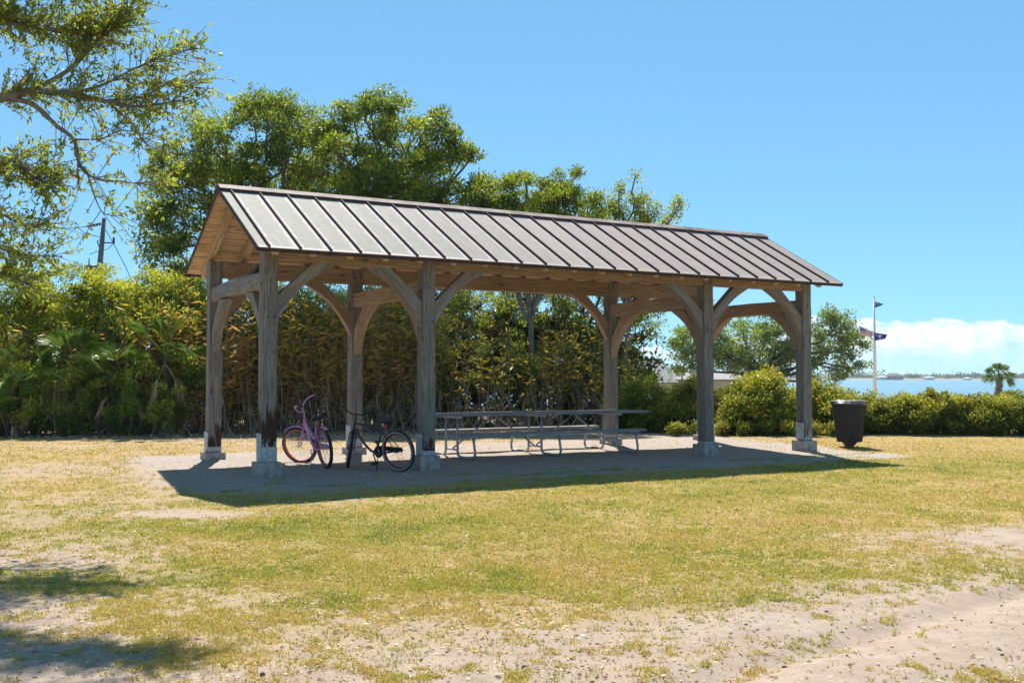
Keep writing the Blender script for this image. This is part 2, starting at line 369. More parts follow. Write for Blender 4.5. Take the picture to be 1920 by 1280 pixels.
vv = np.concatenate(vv); M['far_leaf'] = foliage('far_wood_leaf', [(0, (.018, .035, .015)), (1, (.055, .08, .025))], tf=.15, rough=.9, spec=.05)
tag(mesh_obj('far_woods', vv, np.arange(len(vv)).reshape(-1, 4), M['far_leaf'], attr={'tint': ('FACE', np.concatenate(tt))}), 'hazy line of woods on the far shore', kind='stuff')

# ------------------------------------------------------------------ pavilion
pav = empty('picnic_pavilion', (PX, PY, 0), TH)
tag(pav, 'open timber picnic pavilion with standing seam metal roof over a gravel pad', 'pavilion')
def beam(name, p0, p1, wy, hz, mat, parent, up=(0, 0, 1), segs=8, jit=.004, ch=.012, warp=0.):
    """chamfered timber whose grain runs along its own x axis"""
    p0 = Vector(p0); p1 = Vector(p1); d = p1 - p0; L = d.length; x = d.normalized(); u = Vector(up)
    y = u.cross(x).normalized(); z = x.cross(y)
    hw, hh = wy / 2, hz / 2
    prof = [(-hw, -hh + ch), (-hw + ch, -hh), (hw - ch, -hh), (hw, -hh + ch), (hw, hh - ch), (hw - ch, hh), (-hw + ch, hh), (-hw, hh - ch)]
    v = []; f = []
    for i in range(segs + 1):
        s = i / segs; wz_ = warp * math.sin(math.pi * s)
        for (a, b) in prof:
            v.append((L * s, a + random.uniform(-jit, jit), b + wz_ + random.uniform(-jit, jit)))
    for i in range(segs):
        for k in range(8):
            k2 = (k + 1) % 8; f.append((i * 8 + k, i * 8 + k2, (i + 1) * 8 + k2, (i + 1) * 8 + k))
    f.append(tuple(reversed(range(8)))); f.append(tuple(segs * 8 + k for k in range(8)))
    o = mesh_obj(name, v, f, mat, parent)
    mw = Matrix((x, y, z)).transposed().to_4x4(); mw.translation = p0
    o.matrix_local = mw; return o
def brace(post_pt, out_dir, mat, drop=.96, run=.98, th=.15, dep=.2, name='brace'):
    """arched knee brace in the plane of out_dir and z: straight back, hollowed underside; post_pt is the inner corner under the beam"""
    d = Vector(out_dir).normalized(); n = 10; v = []; f = []
    P0 = Vector(post_pt)
    up0 = (0., -drop + .42); up1 = (run - .40, 0.)
    lo0 = (0., -drop); lo1 = (run, 0.)
    side = Vector((-d.y, d.x, 0)) * th / 2
    for i in range(n + 1):
        s = i / n
        ux, uz = up0[0] + (up1[0] - up0[0]) * s, up0[1] + (up1[1] - up0[1]) * s
        bow = .13 * math.sin(math.pi * s)
        lx, lz = lo0[0] + (lo1[0] - lo0[0]) * s - bow * .7, lo0[1] + (lo1[1] - lo0[1]) * s + bow * .7
        lx = max(lx, 0.001)
        if i == n: lz = uz = 0.
        for sg in (-1, 1):
            v.append(P0 + d * ux + Vector((0, 0, uz)) + side * sg); v.append(P0 + d * lx + Vector((0, 0, lz)) + side * sg)
    for i in range(n):
        a = i * 4; b = a + 4
        f += [(a, a + 1, b + 1, b), (a + 2, b + 2, b + 3, a + 3), (a, b, b + 2, a + 2), (a + 1, a + 3, b + 3, b + 1)]
    f += [(0, 2, 3, 1), (n * 4, n * 4 + 1, n * 4 + 3, n * 4 + 2)]
    xa = (d * (lo1[0] - lo0[0]) + Vector((0, 0, lo1[1] - lo0[1]))).normalized(); ya = Vector((-d.y, d.x, 0)); za = xa.cross(ya)
    mw = Matrix((xa, ya, za)).transposed().to_4x4(); mw.translation = P0 + Vector((0, 0, -drop))
    inv = mw.inverted()
    o = mesh_obj(name, [inv @ q for q in v], f, mat, pav); o.matrix_local = mw; return o
PT = 3.60; PLB, PLT = 3.31, 3.61; TB, TT = 2.86, 3.13
foot_top = {0: .205, 1: .165}; base_h = {(0, 0): .23, (1, 0): .08, (2, 0): .05, (3, 0): .06, (0, 1): .10, (1, 1): .16, (2, 1): .08, (3, 1): .08}
def plain_box(name, a0, a1, b0, b1, z0, z1, mat, parent, ch=.012):
    """box with softened edges, local origin at its centre"""
    cx, cy, cz = (a0 + a1) / 2, (b0 + b1) / 2, (z0 + z1) / 2; bm = bmesh.new()
    bmesh.ops.create_cube(bm, size=1); bmesh.ops.scale(bm, vec=(a1 - a0, b1 - b0, z1 - z0), verts=bm.verts)
    bmesh.ops.bevel(bm, geom=bm.edges[:], offset=ch, segments=1, affect='EDGES')
    for q in bm.verts: q.co += Vector((random.uniform(-1, 1), random.uniform(-1, 1), random.uniform(-1, 1))) * .002
    me = bpy.data.meshes.new(name); bm.to_mesh(me); bm.free(); me.materials.append(mat)
    o = bpy.data.objects.new(name, me); COL.objects.link(o); o.parent = parent; o.location = (cx, cy, cz); return o
def pegs(parent_post, spots):
    for (a, b, z, ax) in spots:
        mb = MB(); d = Vector((0, -1, 0)) if ax == 'b' else Vector((-1, 0, 0))
        mb.tube([Vector((0, 0, 0)), d * .014], .014, 8)
        o = mb.build('bolt', M['bolt'], pav); o.location = (a, b, z)
for i, a in enumerate(A4):
    for j in (0, 1):
        b = 0. if j == 0 else PW - S
        ft = foot_top[j]; bh = base_h[(i, j)]
        post = beam('post', (a + S / 2, b + S / 2, ft + bh), (a + S / 2, b + S / 2, PT), S, S, M[{(0, 0): 'post_rot', (1, 0): 'post_flake', (3, 0): 'post_flake', (0, 1): 'post_flake'}.get((i, j), 'post_wood')], pav, up=(0, 1, 0), segs=22, jit=.0045, ch=.012)
        plain_box('post_base', a - .004, a + S + .006, b - .005, b + S + .004, ft, ft + bh, M['paint_base'], pav)
        if (i, j) in ((0, 0), (0, 1), (1, 0), (3, 0), (1, 1)):     # splice board up the outer face
            plain_box('splice_board', a - .022, a - .003, b + .01, b + S - .004, ft + .01, ft + {(0, 0): .44, (0, 1): .36, (1, 0): .36, (3, 0): .36, (1, 1): .42}[(i, j)], M['paint_base'], pav, .006)
        g = .075
        plain_box('footing', a - g, a + S + g - .01, b - g, b + S + g - .01, -.25, ft, M['concrete'], pav, .014)
        if j == 0:
            pegs(post, [(a + .07, b, 2.43, 'b'), (a + .18, b, 2.44, 'b'), (a + .12, b, 3.0, 'b'), (a, b + .08, 2.95, 'a')])
        else:
            pegs(post, [(a + .07, b, 2.43, 'b'), (a + .18, b, 2.44, 'b'), (a + .06, b, 3.43, 'b'), (a + .17, b, 3.45, 'b'), (a, b + .08, 2.95, 'a')])
for j in (0, 1):                        # eave plates between the posts
    bc = S / 2 if j == 0 else PW - S / 2
    for i in range(3):
        beam('plate', (A4[i] + S + .001, bc, (PLB + PLT) / 2), (A4[i + 1] - .001, bc, (PLB + PLT) / 2), .185, PLT - PLB, M['beam_wood'], pav, segs=14, jit=.003)
    for i in range(4):
        mt = M['grey_wood'] if j == 0 else M['beam_wood']
        if i < 3: brace((A4[i] + S, bc, PLB), (1, 0, 0), mt)
        if i > 0: brace((A4[i], bc, PLB), (-1, 0, 0), mt)
for i, a in enumerate(A4):              # tie beams front to back with their knee braces
    ac = a + S / 2
    beam('tie_beam', (ac, S + .001, (TB + TT) / 2), (ac, PW - S - .001, (TB + TT) / 2), .19, TT - TB, M['grey_wood'] if i in (0,) else M['beam_wood'], pav,
         segs=14, jit=.014 if i == 0 else .004, ch=.03 if i == 0 else .014, warp=.045 if i == 0 else .012)
    mt = M['grey_wood'] if i == 0 else M['beam_wood']
    brace((ac, S, TB), (0, 1, 0), mt, drop=.9, run=.86); brace((ac, PW - S, TB), (0, -1, 0), mt, drop=.9, run=.86)
mb = MB()                               # split, lifted splinter of the end tie
for k in range(5):
    y0 = .30 + k * .05; mb.tube([(S / 2 - .06 + k * .03, y0 + .9, TT + .01), (S / 2 - .06 + k * .03, y0 + .3, TT + .09 + .01 * k), (S / 2 - .05 + k * .02, .24 + .02 * k, TT + .2 - .02 * k)], [.01, .035, .03], 5)
mb.build('splinter', M['bolt'], pav)

# roof: planks, rafters, metal panels with seams
roof = empty('roof'); roof.parent = pav
RL, RR = -EL, A4[3] + S + ER; BM = PW / 2; run_ = BM + OV; slope = (ZR - ZE) / run_; sl_len = math.hypot(run_, ZR - ZE); ang = math.atan2(ZR - ZE, run_)
def roof_pt(a, s, side, off=0.):
    """s metres up the slope from the eave; off metres above the metal surface"""
    b = -OV + s * math.cos(ang); z = ZE + s * math.sin(ang)
    b -= off * math.sin(ang); z += off * math.cos(ang)
    if side: b = PW - b
    return Vector((a, b, z))
def slab(name, a0, a1, s0, s1, t0, t1, side, mat, parent, jit=0., grain='a'):
    c = [(a, s, o_) for o_ in (t0, t1) for (a, s) in ((a0, s0), (a1, s0), (a1, s1), (a0, s1))]
    pts = [roof_pt(*q[:2], side, q[2] + random.uniform(-jit, jit)) for q in c]
    org = sum(pts, Vector()) / 8
    if grain == 'a': xa = Vector((1, 0, 0))
    else: xa = (roof_pt(0, 1, side) - roof_pt(0, 0, side)).normalized()
    nz = (roof_pt(0, 0, side, 1) - roof_pt(0, 0, side, 0)).normalized(); ya = nz.cross(xa).normalized()
    mw = Matrix((xa, ya, nz)).transposed().to_4x4(); mw.translation = org; inv = mw.inverted()
    f = [(0, 3, 2, 1), (4, 5, 6, 7), (0, 1, 5, 4), (1, 2, 6, 5), (2, 3, 7, 6), (3, 0, 4, 7)]
    if side: f = [tuple(reversed(q)) for q in f]
    o = mesh_obj(name, [inv @ q for q in pts], f, mat, parent); o.matrix_local = mw; return o
# metal: each pan keeps its own patina
m, t, p, o = mat_new('patina_metal'); c = t.node('ShaderNodeTexCoord'); oi = t.node('ShaderNodeObjectInfo'); ge = t.node('ShaderNodeSeparateXYZ'); t.l.new(c.outputs['Generated'], ge.inputs[0])
gx, gy = ge.outputs[0], ge.outputs[1]
def edge(g): return t.math('MINIMUM', g, t.math('SUBTRACT', 1., g))
off_ = t.node('ShaderNodeCombineXYZ'); t.set(off_.inputs[0], t.math('MULTIPLY', oi.outputs['Random'], 31.)); t.set(off_.inputs[1], t.math('MULTIPLY', oi.outputs['Random'], 57.))
nn = t.noise(t.mapping(c.outputs['Object'], (1, 1, 1), off_.outputs[0]), 3.5, 5, .6); n3 = t.noise(c.outputs['Object'], 14., 4, .6)
ob = t.node('ShaderNodeSeparateXYZ'); t.l.new(c.outputs['Object'], ob.inputs[0])
ed = t.math('MINIMUM', t.math('SUBTRACT', 1.30, t.math('ABSOLUTE', ob.outputs[0])), t.math('SUBTRACT', .241, t.math('ABSOLUTE', ob.outputs[1])))
edm = t.rng(t.math('ADD', ed, t.math('MULTIPLY', t.math('SUBTRACT', n3, .5), .14)), .045, .095, 1., 0., True)
lc = t.node('ShaderNodeSeparateXYZ'); t.l.new(oi.outputs['Location'], lc.inputs[0])
east = t.rng(lc.outputs[0], -2.5, 2.2, 0., 1., True)
green_p = t.ramp(nn, [(.3, (.165, .17, .15)), (.7, (.225, .225, .20))])
brown_p = t.ramp(nn, [(.3, (.27, .225, .205)), (.7, (.33, .28, .26))])
body = t.mix(east, green_p, brown_p)
body = t.mix(t.rng(t.noise(t.mapping(c.outputs['Object'], (.5, 3, 3), off_.outputs[0]), 1.4, 5, .7), .55, .72, 0, .55), body, (.40, .32, .285, 1))
body = t.mix(t.rng(t.noise(t.mapping(c.outputs['Object'], (.35, 9, 9), off_.outputs[0]), 1.6, 5, .7), .52, .75, 0, .4), body, (.15, .13, .11, 1))
body = t.mix(t.rng(oi.outputs['Random'], 0, 1, 0, .22), body, (.18, .15, .13, 1))
colr = t.mix(t.math('MULTIPLY', edm, t.rng(east, 0, 1, .9, .35)), body, (.50, .425, .39, 1))
t.l.new(colr, p.inputs['Base Color']); p.inputs['Roughness'].default_value = .7; p.inputs['Specular IOR Level'].default_value = .12
t.l.new(t.bump(n3, .12, .01), p.inputs['Normal']); M['patina'] = m
seams = [RL + .165 + .4862 * k for k in range(25)]
edges_a = [RL] + seams + [RR]
for side in (0, 1):
    for k in range(26):
        slab('panel', edges_a[k] + .002, edges_a[k + 1] - .002, 0., sl_len - .012, -.012, 0.003 * (k % 2) * 0, side, M['patina'], roof, 0., 's')
    for sa in seams:
        slab('seam', sa - .011, sa + .011, -.008, sl_len - .03, -.004, .036, side, M['bronze_trim'], roof, 0., 's')
    slab('eave_trim', RL, RR, -.014, .012, -.062, -.0125, side, M['bronze_trim'], roof)
    for (e0, e1) in ((RL - .012, RL - .001), (RR + .001, RR + .012)):
        slab('rake_trim', e0, e1, -.012, sl_len - .012, -.07, .006, side, M['bronze_trim'], roof, 0., 's')
    nb_ = 13; wbd = sl_len / nb_
    cuts = [RL + .002, 2.9 + side * .4, 6.2, 9.1 - side * .5, RR - .002]
    for k in range(nb_):                # deck boards
        for q in range(4):
            slab('board', cuts[q] + (.0 if q == 0 else .002), cuts[q + 1] - .002, k * wbd + .007, (k + 1) * wbd - .007 - (.02 if k == nb_ - 1 else 0), -.036, -.0135, side, M['deck_wood'], roof, .003)
    for k in range(20):
        ra = .055 + k * .602
        slab('rafter', ra - .045, ra + .045, .10, sl_len - (.055 if side else .14), -.155, -.038, side, M['tan_wood'], roof, .002, 's')
cap = MB()
for sd in (0, 1): pass
rp = [roof_pt(0, sl_len - .15, 0, .038), roof_pt(0, sl_len - .15, 0, .046), roof_pt(0, sl_len + .022, 0, .05), roof_pt(0, sl_len - .15, 1, .046), roof_pt(0, sl_len - .15, 1, .038), roof_pt(0, sl_len + .012, 0, .036)]
v = [(a, q.y, q.z) for a in (RL - .014, RR + .014) for q in rp]
n6 = 6; f = [(k, (k + 1) % 6, 6 + (k + 1) % 6, 6 + k) for k in range(6)] + [(0, 5, 2, 1), (5, 4, 3, 2), (6, 7, 8, 11), (11, 8, 9, 10)]
mesh_obj('ridge_cap', v, f, simple('ridge_cap_metal', (.25, .19, .17), .7, 0., .3, 4, .1), roof)
for side in (0, 1):
    slab('ridge_flange', RL - .013, RR + .013, sl_len - .152, sl_len - .146, -.002, .038, side, M['bronze_trim'], roof)
#--MORE--
# ------------------------------------------------------------------ picnic table (stands in the pavilion, its own thing)
TA0, TA1 = 3.72, 8.62; TBC = 1.95; TZ = gz1(*to_world(6, TBC)[:2])
tab = empty('picnic_table', to_world(0, TBC, TZ), TH)
tag(tab, 'long grey weathered picnic table with bent steel pipe legs under the pavilion', 'picnic table')
def tbeam(name, a0, a1, b, z, wy, hz): return beam(name, (a0, b, z), (a1, b, z), wy, hz, M['table_wood'], tab, segs=10, jit=.0025, ch=.006)
for k in range(4): tbeam('top_plank', TA0 + .01 * (k % 2), TA1 - .015 * (k % 3), -.29 + k * .193, .80, .187, .05)
for sb in (-1, 1):
    tbeam('seat_plank', TA0 + .28, TA1 - .48, sb * .82, .455, .25, .05)
FR = [4.25, 6.1, 7.92]
for fa in FR:
    for sb in (-1, 1):
        pts = [(fa, sb * .24, .765), (fa, sb * .24, .40), (fa, sb * .245, .12), (fa, sb * .27, .055), (fa, sb * .34, .026), (fa, sb * .74, .022),
               (fa, sb * .86, .026), (fa, sb * .925, .06), (fa, sb * .94, .13), (fa, sb * .90, .28), (fa, sb * .86, .425)]
        MB().tube(pts, .0245, 10).build('leg', M['galv'], tab, True)
        MB().box(fa - .035, fa + .035, sb * .82 - .115, sb * .82 + .115, .405, .428).build('seat_bracket', M['galv'], tab)
    MB().box(fa - .03, fa + .03, -.37, .37, .737, .773).build('top_cleat', M['galv'], tab)
    MB().tube([(fa, -.24, .15), (fa, .24, .15)], .018, 8).build('cross_bar', M['galv'], tab, True)
for i, (fa, sg) in enumerate(((FR[0], 1), (FR[1], -1), (FR[1], 1), (FR[2], -1))):
    MB().tube([(fa, 0, .15), (fa + sg * .9, 0, .765)], .017, 8).build('diagonal_strut', M['galv'], tab, True)

# ------------------------------------------------------------------ bicycles
def arc(pts, n=12):
    """smooth curve through points (Catmull-Rom)"""
    P_ = [Vector(p) for p in pts]; P_ = [P_[0] * 2 - P_[1]] + P_ + [P_[-1] * 2 - P_[-2]]; out = []
    for i in range(1, len(P_) - 2):
        for k in range(n):
            s = k / n; a, b, c_, d = P_[i - 1:i + 3]
            out.append(.5 * ((2 * b) + (c_ - a) * s + (2 * a - 5 * b + 4 * c_ - d) * s * s + (3 * b - a - 3 * c_ + d) * s ** 3))
    return out + [P_[-2]]
def wheel(parent, hub, steer_m, mats, rad=.345):
    wr = rad - .055
    sp = MB()
    for k in range(28):
        t_ = 2 * math.pi * k / 28; t2 = t_ + (.45 if k % 2 else -.45); sd = .03 if k % 4 < 2 else -.03
        sp.tube([(.022 * math.cos(t2), sd, .022 * math.sin(t2)), (wr * math.cos(t_), 0, wr * math.sin(t_))], .0019, 4, cap=False)
    sp.tube([(0, -.055, 0), (0, .055, 0)], .022, 10)
    o = sp.build('wheel', M['galv'] if not mats.get('spoke') else mats['spoke'], parent)
    o.matrix_local = steer_m @ Matrix.Translation(hub)
    ring = lambda r, rr, nm, mt, y=0.: MB().tube([(r * math.cos(2 * math.pi * k / 40), y, r * math.sin(2 * math.pi * k / 40)) for k in range(40)], rr, 8, closed=True).build(nm, mt, o, True)
    ring(rad - .028, .027, 'tyre', mats['tyre'])
    for sd in (-1, 1):
        ring(rad - .037, .012, 'sidewall', mats['wall'], sd * .0195)
    rm = MB(); prof = [(wr + .012, -.019), (wr - .016, -.015), (wr - .016, .015), (wr + .012, .019)]; n = 40
    for k in range(n):
        t_ = 2 * math.pi * k / n
        for r_, y_ in prof: rm.v.append((r_ * math.cos(t_), y_, r_ * math.sin(t_)))
    for k in range(n):
        for q in range(4):
            q2 = (q + 1) % 4; k2 = (k + 1) % n; rm.f.append((k * 4 + q, k * 4 + q2, k2 * 4 + q2, k2 * 4 + q))
    rm.build('rim', mats['rim'], o, True)
    return o
def gloss(name, col, rough=.25, metal=0.):
    m, t, p, o = mat_new(name); c = t.node('ShaderNodeTexCoord'); nz = t.noise(c.outputs['Object'], 25, 4)
    t.l.new(t.mix(t.rng(nz, .45, .75, 0, .25), (*col, 1), tuple(x * .6 + .03 for x in col)), p.inputs['Base Color'])
    t.l.new(t.rng(nz, .3, .7, rough, rough + .2), p.inputs['Roughness']); p.inputs['Metallic'].default_value = metal; return m
M['rubber'] = simple('rubber', (.022, .021, .021), .8, 0, .3, 40)
M['vinyl'] = gloss('black_vinyl', (.02, .02, .022), .4)
M['red_lens'] = gloss('red_reflector', (.75, .03, .02), .15)
M['chrome'] = gloss('chrome', (.55, .55, .55), .2, 1.)
def bicycle(name, label, rear, heading, lean, steer, mats, pink):
    gzr = gz1(rear[0], rear[1]); root = empty(name, (rear[0], rear[1], gzr - .004))
    root.rotation_euler = (Matrix.Rotation(heading, 3, 'Z') @ Matrix.Rotation(lean, 3, 'X')).to_euler()
    tag(root, label, 'bicycle')
    r = .345; H0 = Vector((0, 0, r)); H1 = Vector((1.13, 0, r)); BB = Vector((.47, 0, .30))
    hb = Vector((.925, 0, .66)); ht = Vector((.87, 0, .82)); sc_ = Vector((.30, 0, .70)); st = Vector((.265, 0, .83))
    ax = (ht - hb).normalized(); fr = mats['frame']; I = Matrix.Identity(4)
    sm = Matrix.Translation(hb) @ Matrix.Rotation(steer, 4, ax) @ Matrix.Translation(-hb)
    f = MB()
    f.tube([hb - ax * .01, ht], .021, 12)
    if pink:   # low step-through double tube
        f.tube(arc([ht - ax * .09, (.72, 0, .50), (.58, 0, .36), BB]), .021, 10); f.tube(arc([ht - ax * .03, (.70, 0, .62), (.52, 0, .50), (.385, 0, .47)]), .017, 10)
    else:      # arched cruiser top tube and swept down tube
        f.tube(arc([ht - ax * .10, (.76, 0, .50), (.60, 0, .345), BB]), .021, 10)
        f.tube(arc([ht - ax * .045, (.68, 0, .765), (.50, 0, .74), (.33, 0, .62)]), .016, 10)
        f.tube(arc([hb + ax * .02, (.74, 0, .66), (.56, 0, .68), sc_ - Vector((0, 0, .03))]), .014, 8)
    f.tube([BB, sc_], .017, 10); f.tube([BB - Vector((0, .04, 0)), BB + Vector((0, .04, 0))], .026, 12)
    for s_ in (-1, 1):
        f.tube(arc([BB + Vector((-.04, s_ * .03, 0)), (.25, s_ * .052, .315), H0 + Vector((0, s_ * .06, 0))], 6), .0095, 8)
        f.tube(arc([sc_ - Vector((0, -s_ * .012, .06)), (.18, s_ * .05, .56), H0 + Vector((0, s_ * .06, 0))], 6), .008, 8)
    f.build('frame', fr, root, True)
    MB().tube([sc_ - Vector((0, 0, .02)), st], .0135, 10).build('seat_post', M['chrome'], root, True)
    # saddle: wide at the back, narrow nose
    n = 12; sv = []; sf = []
    for i in range(n + 1):
        s_ = i / n; x = -.145 + .29 * s_; hw = .108 * (1 - s_) ** .9 * (min(1, .35 + s_ * 5)) + .022 * (1 - max(0, s_ - .85) * 5); top_ = .055 - .02 * math.sin(math.pi * s_) + .012 * (1 - s_)
        for q in range(8):
            t_ = math.pi * q / 7; sv.append((x, hw * math.cos(t_), top_ * math.sin(t_) ** .6 - (.02 if q in (0, 7) else 0)))
    for i in range(n):
        for q in range(7): sf.append((i * 8 + q, i * 8 + q + 1, i * 8 + q + 9, i * 8 + q + 8))
        sf.append((i * 8 + 7, i * 8, i * 8 + 8, i * 8 + 15))
    sf += [tuple(reversed(range(8))), tuple(n * 8 + q for q in range(8))]
    sd = mesh_obj('saddle', sv, sf, M['vinyl'], root, True); sd.location = st + Vector((-.02, 0, .015)); sd.rotation_euler = (0, -.09, 0)
    sp_ = MB()
    for s_ in (-.045, .045): sp_.tube(arc([(-.10, s_, .0), (-.11, s_, -.045), (-.03, s_ * .6, -.035)], 5), .008, 6)
    sp_.build('saddle_spring', M['dark_metal'], sd)
    MB().lathe([(.001, -.01), (.032, -.01), (.034, 0), (.028, .012), (.001, .014)], 14).build('reflector', M['red_lens'], root)
    rf = [q for q in root.children if q.name.startswith('reflector')][-1]; rf.location = (.235, 0, .74); rf.rotation_euler = (0, R(-90), 0)
    # fork
    fk = MB()
    fk.tube([hb - ax * .005, hb - ax * .03], .03, 10)
    for s_ in (-1, 1):
        c0 = hb - ax * .03
        fk.tube(arc([c0 + Vector((0, s_ * .02, 0)), c0 + Vector((.012, s_ * .052, -.025)), (1.055, s_ * .056, .46), H1 + Vector((0, s_ * .056, 0))], 6), [.015] * 6 + [.013] * 6 + [.010] * 7, 8)
    o = fk.build('fork', fr, root, True); o.matrix_local = sm
    # handlebar
    stem_t = ht + ax * .11; hbm = MB(); hbm.tube([ht, stem_t], .0135, 10); hbm.tube([stem_t, stem_t + Vector((.05, 0, .015))], .016, 10)
    c0 = stem_t + Vector((.05, 0, .015))
    half = [(0, 0, 0), (.005, .10, .0), (-.01, .19, .055), (-.05, .27, .10), (-.13, .325, .115), (-.22, .345, .105)]
    if pink: half = [(0, 0, 0), (.01, .07, .02), (0, .15, .11), (-.06, .24, .17), (-.16, .30, .185), (-.25, .32, .175)]
    path = [Vector((x, -y, z)) for x, y, z in reversed(half[1:])] + [Vector(q) for q in half]
    hbm.tube([c0 + q for q in arc(path, 6)], .0115, 8)
    hbar = hbm.build('handlebar', mats['bar'], root, True); hbar.matrix_local = sm
    for s_ in (-1, 1):
        e1 = Vector((half[-1][0], s_ * half[-1][1], half[-1][2])); e0 = Vector((half[-2][0], s_ * half[-2][1], half[-2][2])); d = (e1 - e0)
        g = MB(); g.tube([c0 + e0 + d * .05, c0 + e1 + d * .12], .0185, 10); g.build('grip', M['vinyl'], hbar, True)
        cb = MB(); cb.tube(arc([c0 + e0 + Vector((.02, 0, -.01)), c0 + Vector((.10, s_ * .1, .02)), ht + Vector((.05, s_ * .02, -.03)), hb + Vector((.02, s_ * .02, -.02))], 6), .0028, 5)
        if pink or s_ == 1: cb.build('brake_cable', M['dark_metal'], hbar)
    if pink:
        bsk = MB(); bsk.box(c0.x + .02, c0.x + .085, -.05, .05, c0.z - .12, c0.z + .02); bsk.tube([c0 + Vector((.085, 0, -.05)), c0 + Vector((.115, 0, -.05))], .045, 12)
        bsk.build('front_lamp', M['vinyl'], hbar)
    # fenders
    def fender(hub, t0, t1, par, mw):
        fm = MB(); n_ = 18
        for i in range(n_ + 1):
            t_ = R(t0 + (t1 - t0) * i / n_)
            for q in range(5):
                y_ = -.038 + .019 * q; rr = r + .012 + .012 * math.cos((q - 2) * .75)
                fm.v.append((hub.x + rr * math.cos(t_), y_, hub.z + rr * math.sin(t_)))
        for i in range(n_):
            for q in range(4): fm.f.append((i * 5 + q, i * 5 + q + 1, i * 5 + q + 6, i * 5 + q + 5))
        o_ = fm.build('fender', fr, par, True); o_.matrix_local = mw
        md = o_.modifiers.new('thick', 'SOLIDIFY'); md.thickness = .003
    if pink: fender(H1, 55, 150, root, sm); fender(H0, 15, 120, root, I)
    # drive train
    ch = MB(); ch.lathe([(.03, -.003), (.095, -.003), (.095, .003), (.03, .003), (.03, -.003)], 28)
    o = ch.build('chainring', mats['drive'], root); o.location = BB + Vector((0, -.05, 0)); o.rotation_euler = (R(90), 0, 0)
    cg = MB()
    pr = [(BB.x + .10, BB.z), (BB.x + .06, BB.z + .09), (BB.x - .02, BB.z + .105), (-.02, r + .045), (-.045, r), (-.02, r - .03), (BB.x, BB.z + .03)]
    cg.add([(x, -.062, z) for x, z in pr] + [(x, -.078, z) for x, z in pr], [tuple(range(7)), tuple(reversed(range(7, 14)))] + [(i, 7 + i, 7 + (i + 1) % 7, (i + 1) % 7) for i in range(7)])
    cg.build('chain_guard', mats['drive'], root)
    for s_, an in ((-1, R(70)), (1, R(250))):
        d = Vector((math.cos(an), 0, math.sin(an))) * .165; c1 = BB + Vector((0, s_ * .085, 0)) + d
        ck = MB(); ck.tube([BB + Vector((0, s_ * .06, 0)), BB + Vector((0, s_ * .085, 0)), c1], .011, 8); ck = ck.build('crank', M['chrome'] if pink else M['dark_metal'], root, True)
        pd = MB(); pd.box(c1.x - .045, c1.x + .045, c1.y + (0 if s_ > 0 else -.10), c1.y + (.10 if s_ > 0 else 0), c1.z - .013, c1.z + .013); pd.build('pedal', M['rubber'], root)
    k0 = BB + Vector((-.06, .04, -.03)); kb = MB(); kb.tube([k0, Vector((k0.x - .10, .19 + (.03 if lean < 0 else 0), .012 + abs(math.sin(lean)) * -.19 + .0))], .0085, 8); kb.build('kickstand', mats['drive'] if not pink else M['chrome'], root, True)
    wheel(root, H0, I, mats); wheel(root, H1, sm, mats)
    return root
black = dict(frame=gloss('black_bike_paint', (.035, .034, .036), .3), bar=M['vinyl'], tyre=M['rubber'], wall=simple('cream_sidewall', (.42, .38, .35), .8), rim=gloss('maroon_rim', (.16, .012, .03), .3), drive=M['dark_metal'], spoke=M['dark_metal'])
pinkm = dict(frame=gloss('pink_bike_paint', (.72, .29, .55), .3), bar=gloss('pink_bar_paint', (.74, .36, .58), .3), tyre=M['rubber'], wall=simple('grey_sidewall', (.10, .09, .09), .8), rim=gloss('coral_rim', (.55, .10, .09), .35), drive=gloss('pink_guard', (.70, .28, .53), .3), spoke=M['chrome'])
rb = G(750, 884, -.03); fb = G(666, 872, -.02); hd = math.atan2(fb.y - .55 - rb.y, fb.x - rb.x)
bicycle('bicycle', 'black cruiser bicycle with cream sidewall tyres and maroon rims', (rb.x, rb.y), hd, R(-8), R(-50), black, False)
rb = G(613, 880, -.03)
bicycle('bicycle', 'pink step-through bicycle with coral rims and pink fenders', (rb.x, rb.y), math.atan2(.90, -.52), R(-7), R(42), pinkm, True)

# ------------------------------------------------------------------ litter bin
tb = G(1593, 836, 0.); can = empty('litter_bin', (tb.x, tb.y, gz1(tb.x, tb.y)))
tag(can, 'black expanded metal litter bin on a cone base in front of the hedge', 'litter bin')
z0, z1, r0, r1 = .13, 1.0, .265, .375
mb = MB(); nc, nr = 56, 40
for k in range(nr):
    for c_ in range(nc):
        for sg in (-1, 1):
            a0 = 2 * math.pi * (c_ + .5 * (k % 2)) / nc; a1 = a0 + sg * math.pi / nc
            q = []
            for (a_, kk) in ((a0, k), (a1, k + 1)):
                zz = z0 + (z1 - z0) * kk / nr; rr = r0 + (r1 - r0) * kk / nr
                for dz in (-.0062, .0062): q.append((rr * math.cos(a_), rr * math.sin(a_), zz + dz))
            mb.add(q, [(0, 2, 3, 1)])
o = mb.build('mesh_basket', M['dark_metal'], can); md = o.modifiers.new('thick', 'SOLIDIFY'); md.thickness = .004
MB().lathe([(r0 - .02, z0 + .02), (r0 - .012, z0 + .03), (r1 - .03, z1 - .05)], 40).build('liner', simple('dark_liner', (.05, .045, .05), .5, 0, .3, 12, .5, .4), can, True)
MB().tube([(r1 * math.cos(2 * math.pi * k / 40), r1 * math.sin(2 * math.pi * k / 40), z1 + .005) for k in range(40)], .014, 8, closed=True).build('rim', simple('worn_rim', (.16, .155, .155), .5, .4), can, True)
